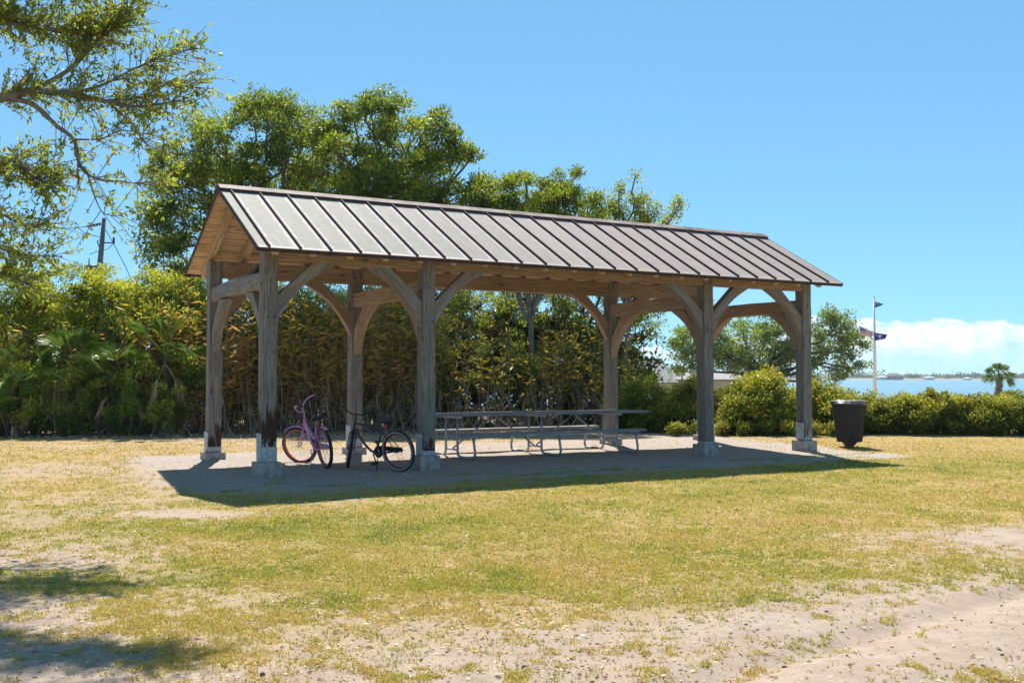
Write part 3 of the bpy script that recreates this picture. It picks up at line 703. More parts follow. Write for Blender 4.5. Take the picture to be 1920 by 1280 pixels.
MB().tube([(r0 * math.cos(2 * math.pi * k / 40), r0 * math.sin(2 * math.pi * k / 40), z0) for k in range(40)], .013, 8, closed=True).build('bottom_hoop', M['dark_metal'], can, True)
MB().lathe([(.001, z0 + .025), (.2, z0 + .02), (.11, .04), (.055, .0), (.055, -.05)], 20).build('cone_base', simple('rusty_base', (.12, .085, .055), .85, .1), can, True)
mb = MB()
for k in range(60):
    t_ = 2 * math.pi * k / 60; rr = r1 - .03 - .02 * random.random(); mb.v += [(rr * math.cos(t_), rr * math.sin(t_), z1 - .05), ((rr - .06) * math.cos(t_), (rr - .06) * math.sin(t_), z1 + .015 + .02 * random.random()), ((rr - .16) * math.cos(t_), (rr - .16) * math.sin(t_), z1 - .06 + .03 * random.random())]
for k in range(60):
    k2 = (k + 1) % 60
    for q in range(2): mb.f.append((k * 3 + q, k2 * 3 + q, k2 * 3 + q + 1, k * 3 + q + 1))
mb.build('bag_edge', simple('grey_bag', (.10, .10, .12), .35, 0, .3, 20), can, True)

# ------------------------------------------------------------------ flagpole with three flags
FPY = 66.; fb0 = W(1641, 748, FPY); ft_ = W(1635, 557, FPY)
pole = empty('flagpole', (fb0.x, FPY, gz1(fb0.x, FPY))); tag(pole, 'tall pale metal flagpole with three flags beyond the hedge', 'flagpole')
Hp = ft_.z - pole.location.z; white_m = simple('pale_pole_paint', (.80, .81, .82), .4, 0)
MB().tube([(0, 0, -.1), (0, 0, Hp * .5), (0, 0, Hp)], [.12, .095, .05], 10).build('pole', white_m, pole, True)
MB().lathe([(.001, .10), (.06, .08), (.08, .03), (.06, -.03), (.001, -.04)], 12, (0, 0, Hp)).build('finial', white_m, pole, True)
gz_t = W(1611, 611, FPY).z - pole.location.z
MB().tube([(0, 0, gz_t - 1.0), (-1.25, 0, gz_t + .05)], .028, 6).build('gaff', white_m, pole, True)
navy = simple('navy_cloth', (.02, .06, .30), .8, 0, .15, 3); red = simple('red_cloth', (.50, .035, .05), .8, 0, .1, 3); whc = simple('white_cloth', (.75, .74, .72), .8, 0, .06, 3)
pen = simple('blue_pennant_cloth', (.012, .10, .32), .8, 0, .2, 3)
def cloth(name, quad, nu, nv, pick, mats, label, cat_='flag', wave=.07):
    """waving cloth filled into four corners: hoist top, hoist bottom, fly bottom, fly top"""
    a, b, c_, d = [Vector(q) for q in quad]; v = []; f = []; mi = []
    for i in range(nu + 1):
        for k in range(nv + 1):
            s, q = i / nu, k / nv; top_ = a.lerp(d, s); bot = b.lerp(c_, s); p_ = top_.lerp(bot, q)
            v.append(p_ - a + Vector((0, math.sin(s * 9 + q * 1.2) * wave * s ** .5 * 2, math.sin(s * 7) * wave * .5 * s)))
    for i in range(nu):
        for k in range(nv):
            q = i * (nv + 1) + k; f.append((q, q + nv + 1, q + nv + 2, q + 1)); mi.append(pick((i + .5) / nu, (k + .5) / nv))
    o = mesh_obj(name, v, f, None, None, False); o.location = a
    for m_ in mats: o.data.materials.append(m_)
    o.data.polygons.foreach_set('material_index', mi); md = o.modifiers.new('thick', 'SOLIDIFY'); md.thickness = .006; md.offset = 0
    return tag(o, label, cat_)
P_ = lambda x, y, dy=0: W(x, y, FPY + dy)
def us(u, v_): return 2 if (u < .42 and v_ < 7 / 13) else (0 if int(v_ * 13) % 2 == 0 else 1)
us_f = cloth('flag', (P_(1611, 611, -.12), P_(1614.5, 630, -.12), P_(1636.5, 630, -.15), P_(1637, 621.5, -.15)), 26, 26, us, [red, whc, navy], 'red and white striped flag with blue star canton left of the pole', wave=.03)
mb = MB()
for i in range(5):
    for k in range(4):
        u, v_ = .05 + i * .08, .07 + k * .13; a, b, c_, d = [Vector(q) for q in (P_(1611, 611), P_(1614.5, 630), P_(1636.5, 630), P_(1637, 621.5))]
        q = a.lerp(d, u).lerp(b.lerp(c_, u), v_) - a + Vector((0, -.06, 0)); s = .022
        mb.add([q + Vector((-s, 0, 0)), q + Vector((0, 0, -s)), q + Vector((s, 0, 0)), q + Vector((0, 0, s))], [(0, 1, 2, 3)])
mb.build('star', whc, us_f)
st_f = cloth('flag', (P_(1638.5, 623.5, -.1), P_(1640, 639, -.1), P_(1660, 635, -.1), P_(1664, 626.5, -.1)), 20, 14, lambda u, v_: 0, [navy], 'dark blue flag with white palmetto emblem right of the pole', wave=.02)
def on(x, y): return P_(x, y, -.19) - st_f.location
mb = MB(); c0 = on(1650, 630.5); k_ = FPY / FPX
mb.add([c0 + Vector((-.025, 0, -.17)), c0 + Vector((.025, 0, -.17)), c0 + Vector((.018, 0, .02)), c0 + Vector((-.018, 0, .02))], [(0, 1, 2, 3)])
for an in range(-20, 221, 30):
    d = Vector((math.cos(R(an)), 0, math.sin(R(an)))); n_ = Vector((-d.z, 0, d.x)); b_ = c0 + Vector((0, 0, .03))
    mb.add([b_, b_ + d * .07 + n_ * .028, b_ + d * .13 + Vector((0, 0, -.02)), b_ + d * .07 - n_ * .028], [(0, 1, 2, 3)])
c1 = on(1643.5, 627.3)
for k in range(8):
    t0, t1 = R(200 + k * 18), R(218 + k * 18); mk = lambda t_, r_, o_: c1 + Vector((r_ * math.cos(t_), 0, r_ * math.sin(t_) + o_))
    mb.add([mk(t0, .065, 0), mk(t1, .065, 0), mk(t1, .05, .02), mk(t0, .05, .02)], [(0, 1, 2, 3)])
mb.build('emblem', whc, st_f)
pn = cloth('pennant', (P_(1637, 564.5), P_(1639, 578), P_(1656.5, 570.6), P_(1656.5, 569.8)), 14, 8, lambda u, v_: 0, [pen], 'small blue triangular pennant at the top of the pole', 'pennant', .02)
mb = MB(); c0 = P_(1643.5, 570.5, -.08) - pn.location
mb.tube([c0 + Vector((-.12, 0, -.10)), c0 + Vector((0, 0, .12)), c0 + Vector((.13, 0, -.06))], .03, 5); mb.build('emblem', simple('pale_green_print', (.35, .5, .5), .8), pn)

# ------------------------------------------------------------------ utility pole and wires
UY = 46.; u0 = W(184, 560, UY); u1 = W(195.5, 409, UY)
up = empty('utility_pole', (u0.x, UY, gz1(u0.x, UY))); tag(up, 'dark wooden utility pole with transformer above the shrubs', 'utility pole')
L = lambda px, py, dy=0.: W(px, py, UY + dy) - up.location
pw = simple('creosoted_pole', (.12, .125, .13), .8, 0, .2, 8)
low_ = L(195.5, 409) + (L(187, 500) - L(195.5, 409)) * 3.6
MB().tube([low_, L(187, 500), L(195.5, 409)], [.14, .12, .09], 10).build('pole', pw, up, True)
tz = L(172, 518, -.3); MB().lathe([(.001, -.55), (.26, -.5), (.27, .38), (.30, .40), (.28, .46), (.001, .5)], 18, tz).build('transformer', simple('grey_tank', (.10, .11, .12), .4, .3), up, True)
MB().tube([tz + Vector((-.12, 0, .45)), tz + Vector((-.13, 0, .8))], [.04, .025], 8).build('bushing', M['galv'], up, True)
MB().tube([L(196, 455, -.1), L(213, 455.5, -.1)], .03, 6).build('cutout_arm', M['dark_metal'], up); MB().tube([L(213.5, 445, -.1), L(213, 457, -.1)], .05, 8).build('cutout', M['dark_metal'], up, True)
MB().tube([L(188, 450, .1), L(182, 452, .1), L(187, 465, .1)], .025, 6).build('bracket', M['dark_metal'], up)
ins = MB()
for k in range(5): ins.tube([L(188 - k * 5.2, 419.5 + k * 1.2), L(185.5 - k * 5.2, 420.2 + k * 1.2)], .075, 8)
ins.tube([L(193, 418), L(158, 425.5)], .02, 6); ins.build('insulator', M['dark_metal'], up, True)
wr_ = simple('wire', (.05, .055, .06), .6)
for nm, pts in (('wire', [L(158, 425.5), L(60, 433), L(-60, 440)]), ('wire', [L(146, 427), L(160, 438), L(187, 444.5)]), ('guy_wire', [L(198, 431), L(213, 457), L(236.5, 502), L(262, 560)]), ('wire', [L(212, 458), L(200, 468), L(186, 470), L(168, 477)])):
    MB().tube(pts, .016, 5).build(nm, wr_, up)

# ------------------------------------------------------------------ buildings
BY = 82.
bl = empty('low_building', (W(1255, 730, BY).x, BY, -1.0)); tag(bl, 'low white building with grey shingle roof behind the hedge', 'building')
Q = lambda px, py, dy=0.: W(px, py, BY + dy) - bl.location
shing = simple('grey_shingle', (.30, .295, .29), .9, 0, .2, 6, .2, .3); ww = simple('white_siding', (.62, .62, .60), .7, 0, .06, 2)
def prism(name, pts, mat, par, thick=.12):
    o = mesh_obj(name, [Vector(q) for q in pts], [tuple(range(len(pts)))], mat, par); md = o.modifiers.new('thick', 'SOLIDIFY'); md.thickness = thick; md.offset = -1; return o
xl, xr, xw = Q(1150, 700).x, Q(1252, 700).x, Q(1420, 700).x; zr, ze_ = Q(1200, 673, 3).z, Q(1200, 716).z
MB().box(xl + .3, xr + .4, .4, 7., -.2, ze_ - .02).build('wall', ww, bl)
prism('roof', [(xl, 0, ze_), (xr + .9, 0, ze_ - .05), (xr, 3.2, zr), (xl, 3.2, zr)], shing, bl); prism('roof', [(xl, 7.4, ze_), (xl, 3.2, zr), (xr, 3.2, zr), (xr + .9, 7.4, ze_)], shing, bl)
prism('roof', [(xr + .9, 0, ze_ - .05), (xr + .9, 7.4, ze_), (xr, 3.2, zr)], shing, bl)
MB().box(xl, xr, 3.1, 3.3, zr - .02, zr + .06).build('ridge_vent', M['galv'], bl)
z2 = Q(1300, 698, 5).z; MB().box(xr + .95, xw, 2.4, 7., -.2, Q(1300, 711, 2).z - .05).build('wing_wall', ww, bl)
prism('wing_roof', [(xr + .92, 2.0, Q(1300, 711, 2).z), (xw + .2, 2.0, Q(1300, 711, 2).z), (xw + .2, 5, z2), (xr + .92, 5, z2)], shing, bl)
MB().tube([(Q(1224, 670).x, 3.2, zr), (Q(1224, 670).x, 3.2, zr + .22)], .06, 8).build('vent_pipe', M['galv'], bl)
MB().tube([(Q(1252, 640).x, 3.0, zr), (Q(1252, 640).x, 3.0, zr + 2.1)], .015, 5).build('antenna', M['galv'], bl)
for px in (1262, 1280, 1296, 1400): MB().box(Q(px, 0).x - .35, Q(px, 0).x + .35, 2.34, 2.398, .9, 1.9).build('window', M['vinyl'], bl)
cn = empty('canopy_tent', (W(1366, 720, 86).x, 86, gz1(W(1366, 720, 86).x, 86))); tag(cn, 'small white canopy roof showing under the far oak', 'canopy')
hz_ = W(1366, 716, 86).z - cn.location.z; ap = W(1366, 706, 86).z - cn.location.z
MB().add([(-1.3, -1.3, hz_), (1.3, -1.3, hz_), (1.3, 1.3, hz_), (-1.3, 1.3, hz_), (0, 0, ap)], [(0, 1, 4), (1, 2, 4), (2, 3, 4), (3, 0, 4), (3, 2, 1, 0)]).build('roof', whc, cn)
for sx in (-1.2, 1.2):
    for sy in (-1.2, 1.2): MB().tube([(sx, sy, -.1), (sx, sy, hz_)], .035, 6).build('leg', M['galv'], cn)
def far_house(px0, px1, ytop, yeave, ybase, Y_, wallm, roofm, label, flat=0.):
    a = W(px0, ybase, Y_); b = W(px1, ybase, Y_); o = empty('far_house', (a.x, Y_, a.z)); tag(o, label, 'house')
    wd_ = b.x - a.x; he = W(px0, yeave, Y_).z - a.z; hr = W(px0, ytop, Y_).z - a.z
    MB().box(0, wd_, 0, 14, -1, he).build('wall', wallm, o)
    MB().add([(-.8, -.8, he), (wd_ + .8, -.8, he), (wd_ + .8, 14.8, he), (-.8, 14.8, he), (wd_ * flat + 1, 7, hr), (wd_ * (1 - flat) - 1, 7, hr)], [(0, 1, 5, 4), (1, 2, 5), (2, 3, 4, 5), (3, 0, 4), (3, 2, 1, 0)]).build('roof', roofm, o)
    n_ = max(2, int(wd_ / 5))
    for k in range(n_): MB().box(wd_ * (k + .35) / n_, wd_ * (k + .65) / n_, -.12, -.02, he * .35, he * .75).build('window', M['vinyl'], o)
brick = simple('far_brick', (.30, .13, .09), .9, 0, .1, .3); darkroof = simple('far_dark_roof', (.06, .06, .07), .8, 0, .1, .3); paleroof = simple('far_pale_roof', (.45, .44, .42), .8, 0, .1, .3)
far_house(1664, 1694, 699.2, 704.5, 711, 1320, brick, darkroof, 'large brick building with dark roof on the far shore', .2)
far_house(1651, 1663, 703.5, 706.5, 711, 1318, ww, paleroof, 'pale house beside the brick building across the water', .2)
far_house(1740, 1753, 705, 707.5, 711, 1320, ww, paleroof, 'pale roofed far house right of the brick building', .2)
far_house(1814, 1822, 707, 709, 711.5, 1315, ww, paleroof, 'small white far house just left of the palm', .2)
for px, yt in ((1700.5, 694), (1716, 692), (1787, 694)):
    b = W(px, 708, 1500); MB().tube([(0, 0, -8), (0, 0, W(px, yt, 1500).z - b.z)], [.5, .3], 6).build('mast', M['galv'])
    o = [q for q in COL.objects if q.name.startswith('mast')][-1]; o.location = b
    tag(o, {1700.5: 'short thick mast above the far woods nearest the brick building', 1716: 'tall thin mast second from the brick building on far shore', 1787: 'thin mast above the far woods nearest the palm'}[px], 'mast')
# timber bulkhead by the water
for px0, px1, yy_, lab in ((1790, 1816, 741.5, 'dark timber bulkhead section at the water edge farther from the palm'), (1833, 1864, 740.5, 'dark timber bulkhead section at the water edge beside the palm')):
    a = W(px0, yy_, 88); b = W(px1, yy_, 88); o = empty('bulkhead', (a.x, 88, gz1(a.x, 88))); tag(o, lab, 'bulkhead')
    hh_ = a.z - o.location.z
    for k in range(3): MB().box(0, b.x - a.x, 0, .08, hh_ - .2 * (k + 1) + .01, hh_ - .2 * k).build('plank', pw, o)
    for k in range(3): MB().tube([((b.x - a.x) * k / 2, -.12, -.4), ((b.x - a.x) * k / 2, -.12, hh_ + .12)], .1, 8).build('pile', pw, o)
# ------------------------------------------------------------------ vegetation
def unit(n):
    v = rng.normal(size=(n, 3)); return v / np.linalg.norm(v, axis=1, keepdims=True)
def leaves(name, C, D, Ln, Wd, tint, mat, parent=None, smooth=False):
    """one folded diamond per leaf"""
    N = len(C); D = D / (np.linalg.norm(D, axis=1, keepdims=True) + 1e-9)
    Sd = np.cross(D, unit(N)); Sd /= (np.linalg.norm(Sd, axis=1, keepdims=True) + 1e-9)
    Ln = np.broadcast_to(Ln, (N,))[:, None]; Wd = np.broadcast_to(Wd, (N,))[:, None]
    V = np.empty((N, 4, 3)); V[:, 0] = C; V[:, 1] = C + D * Ln * .5 + Sd * Wd * .5; V[:, 2] = C + D * Ln; V[:, 3] = C + D * Ln * .5 - Sd * Wd * .5
    F = np.arange(N * 4).reshape(N, 4)
    return mesh_obj(name, V.reshape(-1, 3), F, mat, parent, smooth, {'tint': ('FACE', np.clip(tint, 0, 1))})
bark = simple('grey_bark', (.20, .185, .165), .9, 0, .25, 9, .2, .5); bark_d = simple('dark_bark', (.11, .095, .08), .9, 0, .25, 9, .2, .5)
F_OAK = foliage('oak_leaf', [(0, (.022, .042, .009)), (.35, (.065, .105, .016)), (.7, (.15, .185, .025)), (.93, (.27, .28, .04)), (1, (.30, .15, .04))], (.46, .52, .04), .48)
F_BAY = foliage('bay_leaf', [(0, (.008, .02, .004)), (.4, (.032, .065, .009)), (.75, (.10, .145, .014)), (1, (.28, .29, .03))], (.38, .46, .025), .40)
F_LIVE = foliage('live_oak_leaf', [(0, (.03, .052, .02)), (.5, (.075, .105, .035)), (1, (.155, .185, .055))], (.36, .48, .07), .42)
F_SHRUB = foliage('wax_myrtle_leaf', [(0, (.014, .028, .005)), (.4, (.07, .11, .012)), (.75, (.19, .225, .02)), (1, (.40, .38, .05))], (.50, .52, .03), .42)
F_UNDER = foliage('shaded_shrub_leaf', [(0, (.018, .035, .008)), (.5, (.085, .125, .016)), (1, (.24, .26, .035))], (.42, .48, .04), .34, .5, .2)
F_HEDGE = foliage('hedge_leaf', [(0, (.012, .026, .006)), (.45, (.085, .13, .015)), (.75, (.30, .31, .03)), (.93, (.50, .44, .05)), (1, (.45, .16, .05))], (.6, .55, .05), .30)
F_CANE = foliage('cane_leaf', [(0, (.03, .055, .010)), (.4, (.13, .15, .02)), (.65, (.34, .27, .04)), (.85, (.46, .25, .05)), (1, (.34, .14, .04))], (.62, .42, .05), .45)
F_DRY = foliage('dry_frond', [(0, (.16, .10, .06)), (.6, (.36, .24, .14)), (1, (.52, .40, .26))], (.45, .30, .15), .25)
F_STRAW = foliage('straw', [(0, (.20, .12, .06)), (.5, (.40, .29, .13)), (1, (.55, .44, .24))], (.5, .4, .2), .15)
F_PALM = foliage('palmetto_leaf', [(0, (.03, .075, .012)), (.5, (.12, .20, .025)), (1, (.34, .38, .09))], (.35, .48, .06), .35, .35, .5)

def limb(mb, a, b, r0, r1, sag=.0, n=5, wob=.06):
    a = Vector(a); b = Vector(b); L_ = (b - a).length; pts = []
    for i in range(n + 1):
        s = i / n; q = a.lerp(b, s) + Vector((0, 0, sag * L_ * math.sin(math.pi * s)))
        if 0 < i < n: q += Vector((random.uniform(-1, 1), random.uniform(-1, 1), random.uniform(-1, 1))) * wob * L_
        pts.append(q)
    mb.tube(pts, [r0 + (r1 - r0) * i / n for i in range(n + 1)], 6 if r0 > .03 else 4, cap=False); return pts
def tree(name, label, base, fork, lobes, per, nl, leaf, mat, barkm=bark, cr=.38, rt=.14, flat=.7, tint=(.45, .22), up=.3, cat='tree', extra=None, dens=None, twig=True, wl=.42):
    """trunk from base to fork, limbs to each lobe, twigs to each leaf clump; lobes = (centre, (rx, ry, rz)) in metres"""
    root = empty(name, base); tag(root, label, cat); B0 = Vector(base); tm = MB()
    tp = limb(tm, (0, 0, -.3), Vector(fork) - B0, rt, rt * .7, 0, 5, .03)
    C, T = [], []
    vols = [(l[1][0] * l[1][1] * l[1][2]) ** (2 / 3) for l in lobes]; tot = sum(vols)
    for l, vv_ in zip(lobes, vols):
        c = Vector(l[0]) - B0; k = max(2, int(round(per * vv_ / tot)))
        st_ = tp[-1] if c.z > tp[-1].z - .3 else min(tp, key=lambda q: (q - c).length)
        st_ = tp[random.choice([3, 4, 5])] if st_ is tp[-1] else st_
        lp = limb(tm, st_, c - Vector((0, 0, l[1][2] * .25)), rt * .5, .025, .05, 6, .05)
        for _ in range(k):
            d = unit(1)[0]; rr = rng.uniform(.25, 1) ** .45
            cc_ = Vector((c.x + d[0] * l[1][0] * rr, c.y + d[1] * l[1][1] * rr, c.z + d[2] * l[1][2] * rr))
            if twig:
                a_ = min(lp[2:], key=lambda q: (q - cc_).length); limb(tm, a_, cc_, .014, .004, .04, 3, .07)
            C.append(cc_); T.append(rng.normal(tint[0], tint[1] * .95) + .2 * d[2])  # upward-facing clumps tinted lighter, painting light onto the crown tops
    C = np.array([q[:] for q in C]); T = np.array(T); n = len(C); idx = np.repeat(np.arange(n), nl)
    crs = cr * rng.uniform(.6, 1.25, n)[idx][:, None]
    off = unit(len(idx)) * (rng.random((len(idx), 1)) ** .5) * crs * np.array([1, 1, flat])
    D = unit(len(idx)) + off / crs * .7 + np.array([0, 0, up]); P3 = C[idx] + off
    ln = leaf * rng.uniform(.65, 1.3, len(idx))
    tm.build('trunk', barkm, root, True)
    leaves('crown', P3, D, ln, ln * wl, T[idx] + rng.normal(0, tint[1] * .9, len(idx)), mat, root)
    return root
def lob(px, py, r, Y_, ry=None, dy=0., rx=None):
    k = Y_ / FPX; return (W(px, py, Y_ + dy), ((rx or r) * k, (ry or r * 1.1) * k, r * k))

# trees above the roof
Y1 = 34.; l1 = [(500, 232, 55), (425, 275, 62), (345, 300, 52), (560, 285, 62), (600, 340, 60), (385, 350, 58), (315, 330, 40), (455, 335, 70), (530, 195, 26), (345, 410, 52), (290, 400, 30), (475, 205, 34), (530, 350, 70), (420, 440, 60), (300, 445, 32), (370, 225, 25), (565, 230, 32), (320, 490, 50), (345, 560, 60)]
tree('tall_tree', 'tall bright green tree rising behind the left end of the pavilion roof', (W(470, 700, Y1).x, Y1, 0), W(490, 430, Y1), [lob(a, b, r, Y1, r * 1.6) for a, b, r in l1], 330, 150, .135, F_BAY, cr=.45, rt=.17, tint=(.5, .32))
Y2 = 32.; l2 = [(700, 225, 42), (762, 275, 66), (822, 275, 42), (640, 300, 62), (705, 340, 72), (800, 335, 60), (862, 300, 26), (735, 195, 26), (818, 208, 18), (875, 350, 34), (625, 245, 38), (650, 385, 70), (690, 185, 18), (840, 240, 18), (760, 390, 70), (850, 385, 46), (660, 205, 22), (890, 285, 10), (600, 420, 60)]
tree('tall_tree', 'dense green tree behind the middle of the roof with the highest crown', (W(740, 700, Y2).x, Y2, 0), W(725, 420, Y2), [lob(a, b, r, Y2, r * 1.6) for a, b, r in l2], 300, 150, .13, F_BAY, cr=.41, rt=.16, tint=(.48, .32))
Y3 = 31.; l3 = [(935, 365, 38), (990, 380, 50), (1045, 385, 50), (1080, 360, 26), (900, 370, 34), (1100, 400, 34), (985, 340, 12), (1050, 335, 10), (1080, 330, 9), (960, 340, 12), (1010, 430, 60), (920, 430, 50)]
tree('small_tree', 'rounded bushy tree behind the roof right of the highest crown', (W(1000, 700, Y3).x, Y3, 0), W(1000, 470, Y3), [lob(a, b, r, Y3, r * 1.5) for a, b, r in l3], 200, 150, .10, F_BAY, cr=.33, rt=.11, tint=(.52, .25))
Y4 = 32.; l4 = [(1165, 392, 22), (1160, 360, 12), (1190, 335, 8), (1195, 375, 18), (1215, 400, 26), (1145, 420, 26), (1262, 395, 13), (1250, 420, 15), (1110, 415, 28), (1200, 440, 40), (1140, 380, 10), (1275, 380, 6), (1120, 450, 40)]
tree('slender_tree', 'thin feathery tree with upright sprays above the right half of the roof', (W(1170, 700, Y4).x, Y4, 0), W(1175, 480, Y4), [lob(a, b, r, Y4, r * 1.2, 0, r * .9) for a, b, r in l4], 150, 62, .10, F_OAK, cr=.24, rt=.09, tint=(.42, .25), flat=1.2, up=.7)
Y5 = 33.; l5 = [(1000, 560, 80), (1095, 570, 75), (1180, 560, 50), (1215, 580, 22), (900, 560, 80), (1050, 505, 80), (1140, 500, 60), (820, 555, 70), (1225, 615, 11), (1190, 620, 26), (1130, 640, 42), (950, 620, 60), (1235, 560, 10), (1045, 620, 60), (870, 640, 60), (1165, 660, 30)]
tree('spreading_oak', 'dark spreading oak behind the picnic table with leaning trunk', (W(1060, 800, Y5).x, Y5, 0), W(1110, 640, Y5), [lob(a, b, r, Y5, r * 1.5) for a, b, r in l5], 330, 120, .10, F_OAK, bark_d, cr=.36, rt=.16, tint=(.28, .22))

# shrub masses of the thicket on the left
def shrub(label, lobes, per, nl, leaf, mat, tint, Y_, cr=.3, name='shrub', up=.35, group=None, cat='shrub'):
    cx = sum(l[0].x for l in lobes) / len(lobes); cy = sum(l[0].y for l in lobes) / len(lobes)
    fk = Vector((cx, cy, max(.4, min(l[0].z for l in lobes) * .7)))
    return tree(name, label, (cx, cy, gz1(cx, cy)), fk, lobes, per, nl, leaf, mat, bark_d, cr=cr, rt=.06, tint=tint, up=up, cat=cat, twig=False)
ty = 28.
shrub('tall shrub at the far left edge of the photo behind the palmetto', [lob(-60, 590, 90, ty), lob(10, 560, 70, ty), lob(40, 640, 90, ty), lob(-40, 720, 100, ty), lob(60, 540, 40, ty)], 150, 150, .10, F_SHRUB, (.55, .22), ty, .36)
shrub('bright green shrub below the utility pole in the left thicket', [lob(130, 560, 62, ty + 1), lob(190, 555, 55, ty + 1), lob(160, 630, 80, ty + .5), lob(90, 590, 60, ty), lob(230, 570, 60, ty + 1), lob(205, 545, 40, ty)], 170, 150, .10, F_SHRUB, (.6, .22), ty, .33)
shrub('bright green shrub between utility pole and pavilion corner', [lob(280, 560, 60, ty + 1), lob(330, 560, 52, ty + 1), lob(300, 640, 75, ty), lob(255, 610, 60, ty), lob(370, 600, 60, ty + 1)], 170, 150, .10, F_SHRUB, (.6, .24), ty, .33)
shrub('golden green shrub behind the left end bay of the pavilion', [lob(430, 610, 70, ty + 1.5), lob(500, 600, 70, ty + 1.5), lob(570, 610, 70, ty + 1.5), lob(450, 690, 70, ty + 1.2), lob(540, 690, 70, ty + 1.2), lob(620, 600, 60, ty + 1.5)], 210, 150, .10, F_SHRUB, (.62, .26), ty, .34)
shrub('olive green shrub behind the pink and black bicycles', [lob(690, 600, 70, ty + 2.2), lob(760, 610, 70, ty + 2.2), lob(640, 680, 60, ty + 2), lob(720, 690, 70, ty + 2), lob(800, 650, 60, ty + 2.2)], 170, 140, .10, F_SHRUB, (.5, .28), ty, .34)
shrub('dark understory shrub at the foot of the left thicket', [lob(60, 760, 60, ty - 1, 70), lob(150, 770, 50, ty - 1, 60), lob(0, 780, 50, ty - 1, 60), lob(220, 775, 45, ty - .8, 60), lob(110, 690, 60, ty, 60), lob(200, 700, 60, ty, 60)], 120, 150, .085, F_UNDER, (.22, .2), ty, .3)  # low tints on the understory shrubs put shade into their leaf colour
shrub('dark understory shrub behind the cane left of the pavilion', [lob(300, 760, 60, ty, 60), lob(370, 750, 60, ty, 60), lob(450, 770, 60, ty + .8, 60), lob(330, 700, 60, ty + .8, 60), lob(420, 700, 60, ty + 1, 60)], 120, 150, .09, F_UNDER, (.22, .2), ty, .3)
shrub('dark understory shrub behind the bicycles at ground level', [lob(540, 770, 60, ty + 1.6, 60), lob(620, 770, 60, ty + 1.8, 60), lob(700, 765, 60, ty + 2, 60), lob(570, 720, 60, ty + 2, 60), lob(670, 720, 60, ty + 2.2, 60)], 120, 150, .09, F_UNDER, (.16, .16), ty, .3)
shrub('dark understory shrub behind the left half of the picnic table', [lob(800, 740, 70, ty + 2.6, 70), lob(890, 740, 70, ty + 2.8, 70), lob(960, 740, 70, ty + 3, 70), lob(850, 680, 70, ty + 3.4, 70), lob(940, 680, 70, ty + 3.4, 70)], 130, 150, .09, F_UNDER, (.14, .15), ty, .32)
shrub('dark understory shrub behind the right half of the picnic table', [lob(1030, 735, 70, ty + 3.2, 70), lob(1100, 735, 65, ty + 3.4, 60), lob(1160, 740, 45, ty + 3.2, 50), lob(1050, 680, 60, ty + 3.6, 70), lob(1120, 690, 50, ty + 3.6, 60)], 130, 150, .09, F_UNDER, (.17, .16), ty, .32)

F_DEEP = foliage('thicket_shade_leaf', [(0, (.012, .022, .007)), (.5, (.03, .05, .01)), (1, (.075, .10, .02))], (.2, .26, .03), .15, .6, .2)  # very dark leaf colour paints the shade of the thicket interior
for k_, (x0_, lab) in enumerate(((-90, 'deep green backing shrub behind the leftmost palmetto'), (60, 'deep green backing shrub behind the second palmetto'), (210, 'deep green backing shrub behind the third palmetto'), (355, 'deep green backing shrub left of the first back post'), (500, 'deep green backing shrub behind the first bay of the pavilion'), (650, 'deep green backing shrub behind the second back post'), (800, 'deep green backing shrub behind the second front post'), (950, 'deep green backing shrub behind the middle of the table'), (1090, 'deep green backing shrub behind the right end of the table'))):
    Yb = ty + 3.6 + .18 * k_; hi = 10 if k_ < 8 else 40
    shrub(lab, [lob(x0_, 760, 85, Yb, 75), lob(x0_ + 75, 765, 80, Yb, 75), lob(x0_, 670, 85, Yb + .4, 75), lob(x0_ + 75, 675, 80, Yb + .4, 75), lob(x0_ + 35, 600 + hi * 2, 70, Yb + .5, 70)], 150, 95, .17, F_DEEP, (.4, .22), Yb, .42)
# cane: uncountable upright stems and narrow leaves
def thicket_y(px): return 26.8 + np.interp(px, [-100, 300, 480, 800, 1200], [0., .3, 1.2, 2.2, 3.4])
mb = MB(); C, D, Ls, T = [], [], [], []; F2, D2, L2, T2 = [], [], [], []
for k in range(720):
    px = rng.uniform(-90, 1190) if k < 420 else rng.uniform(240, 820); Y_ = thicket_y(px) - .35 + abs(rng.normal(0, .8)); b = W(px, 800, Y_); b.z = gz1(b.x, Y_)
    gold = float(np.interp(px, [-90, 200, 330, 520, 780, 900, 1190], [.62, .85, .98, .9, .78, .5, .45]))
    top_y = float(np.interp(px, [-90, 225, 330, 480, 700, 800, 1000, 1190], [690, 650, 600, 585, 575, 600, 620, 650])) + rng.normal(0, 38)
    hgt = W(px, top_y, Y_).z; ln_ = Vector((rng.normal(0, .12), rng.normal(0, .1), 1)) * max(.6, hgt - b.z)
    pts = [b, b + ln_ * .35, b + ln_ * .7 + Vector((rng.normal(0, .05), rng.normal(0, .05), 0)), b + ln_ + Vector((rng.normal(0, .14), -abs(rng.normal(0, .12)), -.03))]
    mb.tube(pts, [.011, .010, .007, .003], 4, cap=False)
    for q in range(int(rng.integers(12, 26))):
        low_q = rng.random() < (.42 if px < 520 else .15); s = rng.uniform(.12, .6) if low_q else rng.uniform(.42, 1.02); p_ = b + ln_ * s
        C.append(p_[:]); a_ = rng.uniform(0, 2 * math.pi); D.append((math.cos(a_), math.sin(a_) - .2, rng.uniform(-.7, .55))); Ls.append(rng.uniform(.07, .30) if rng.random() < .6 else rng.uniform(.2, .38)); T.append(rng.normal(gold - .12, .27) + ((.14 if px < 520 else -.05) if low_q else 0))
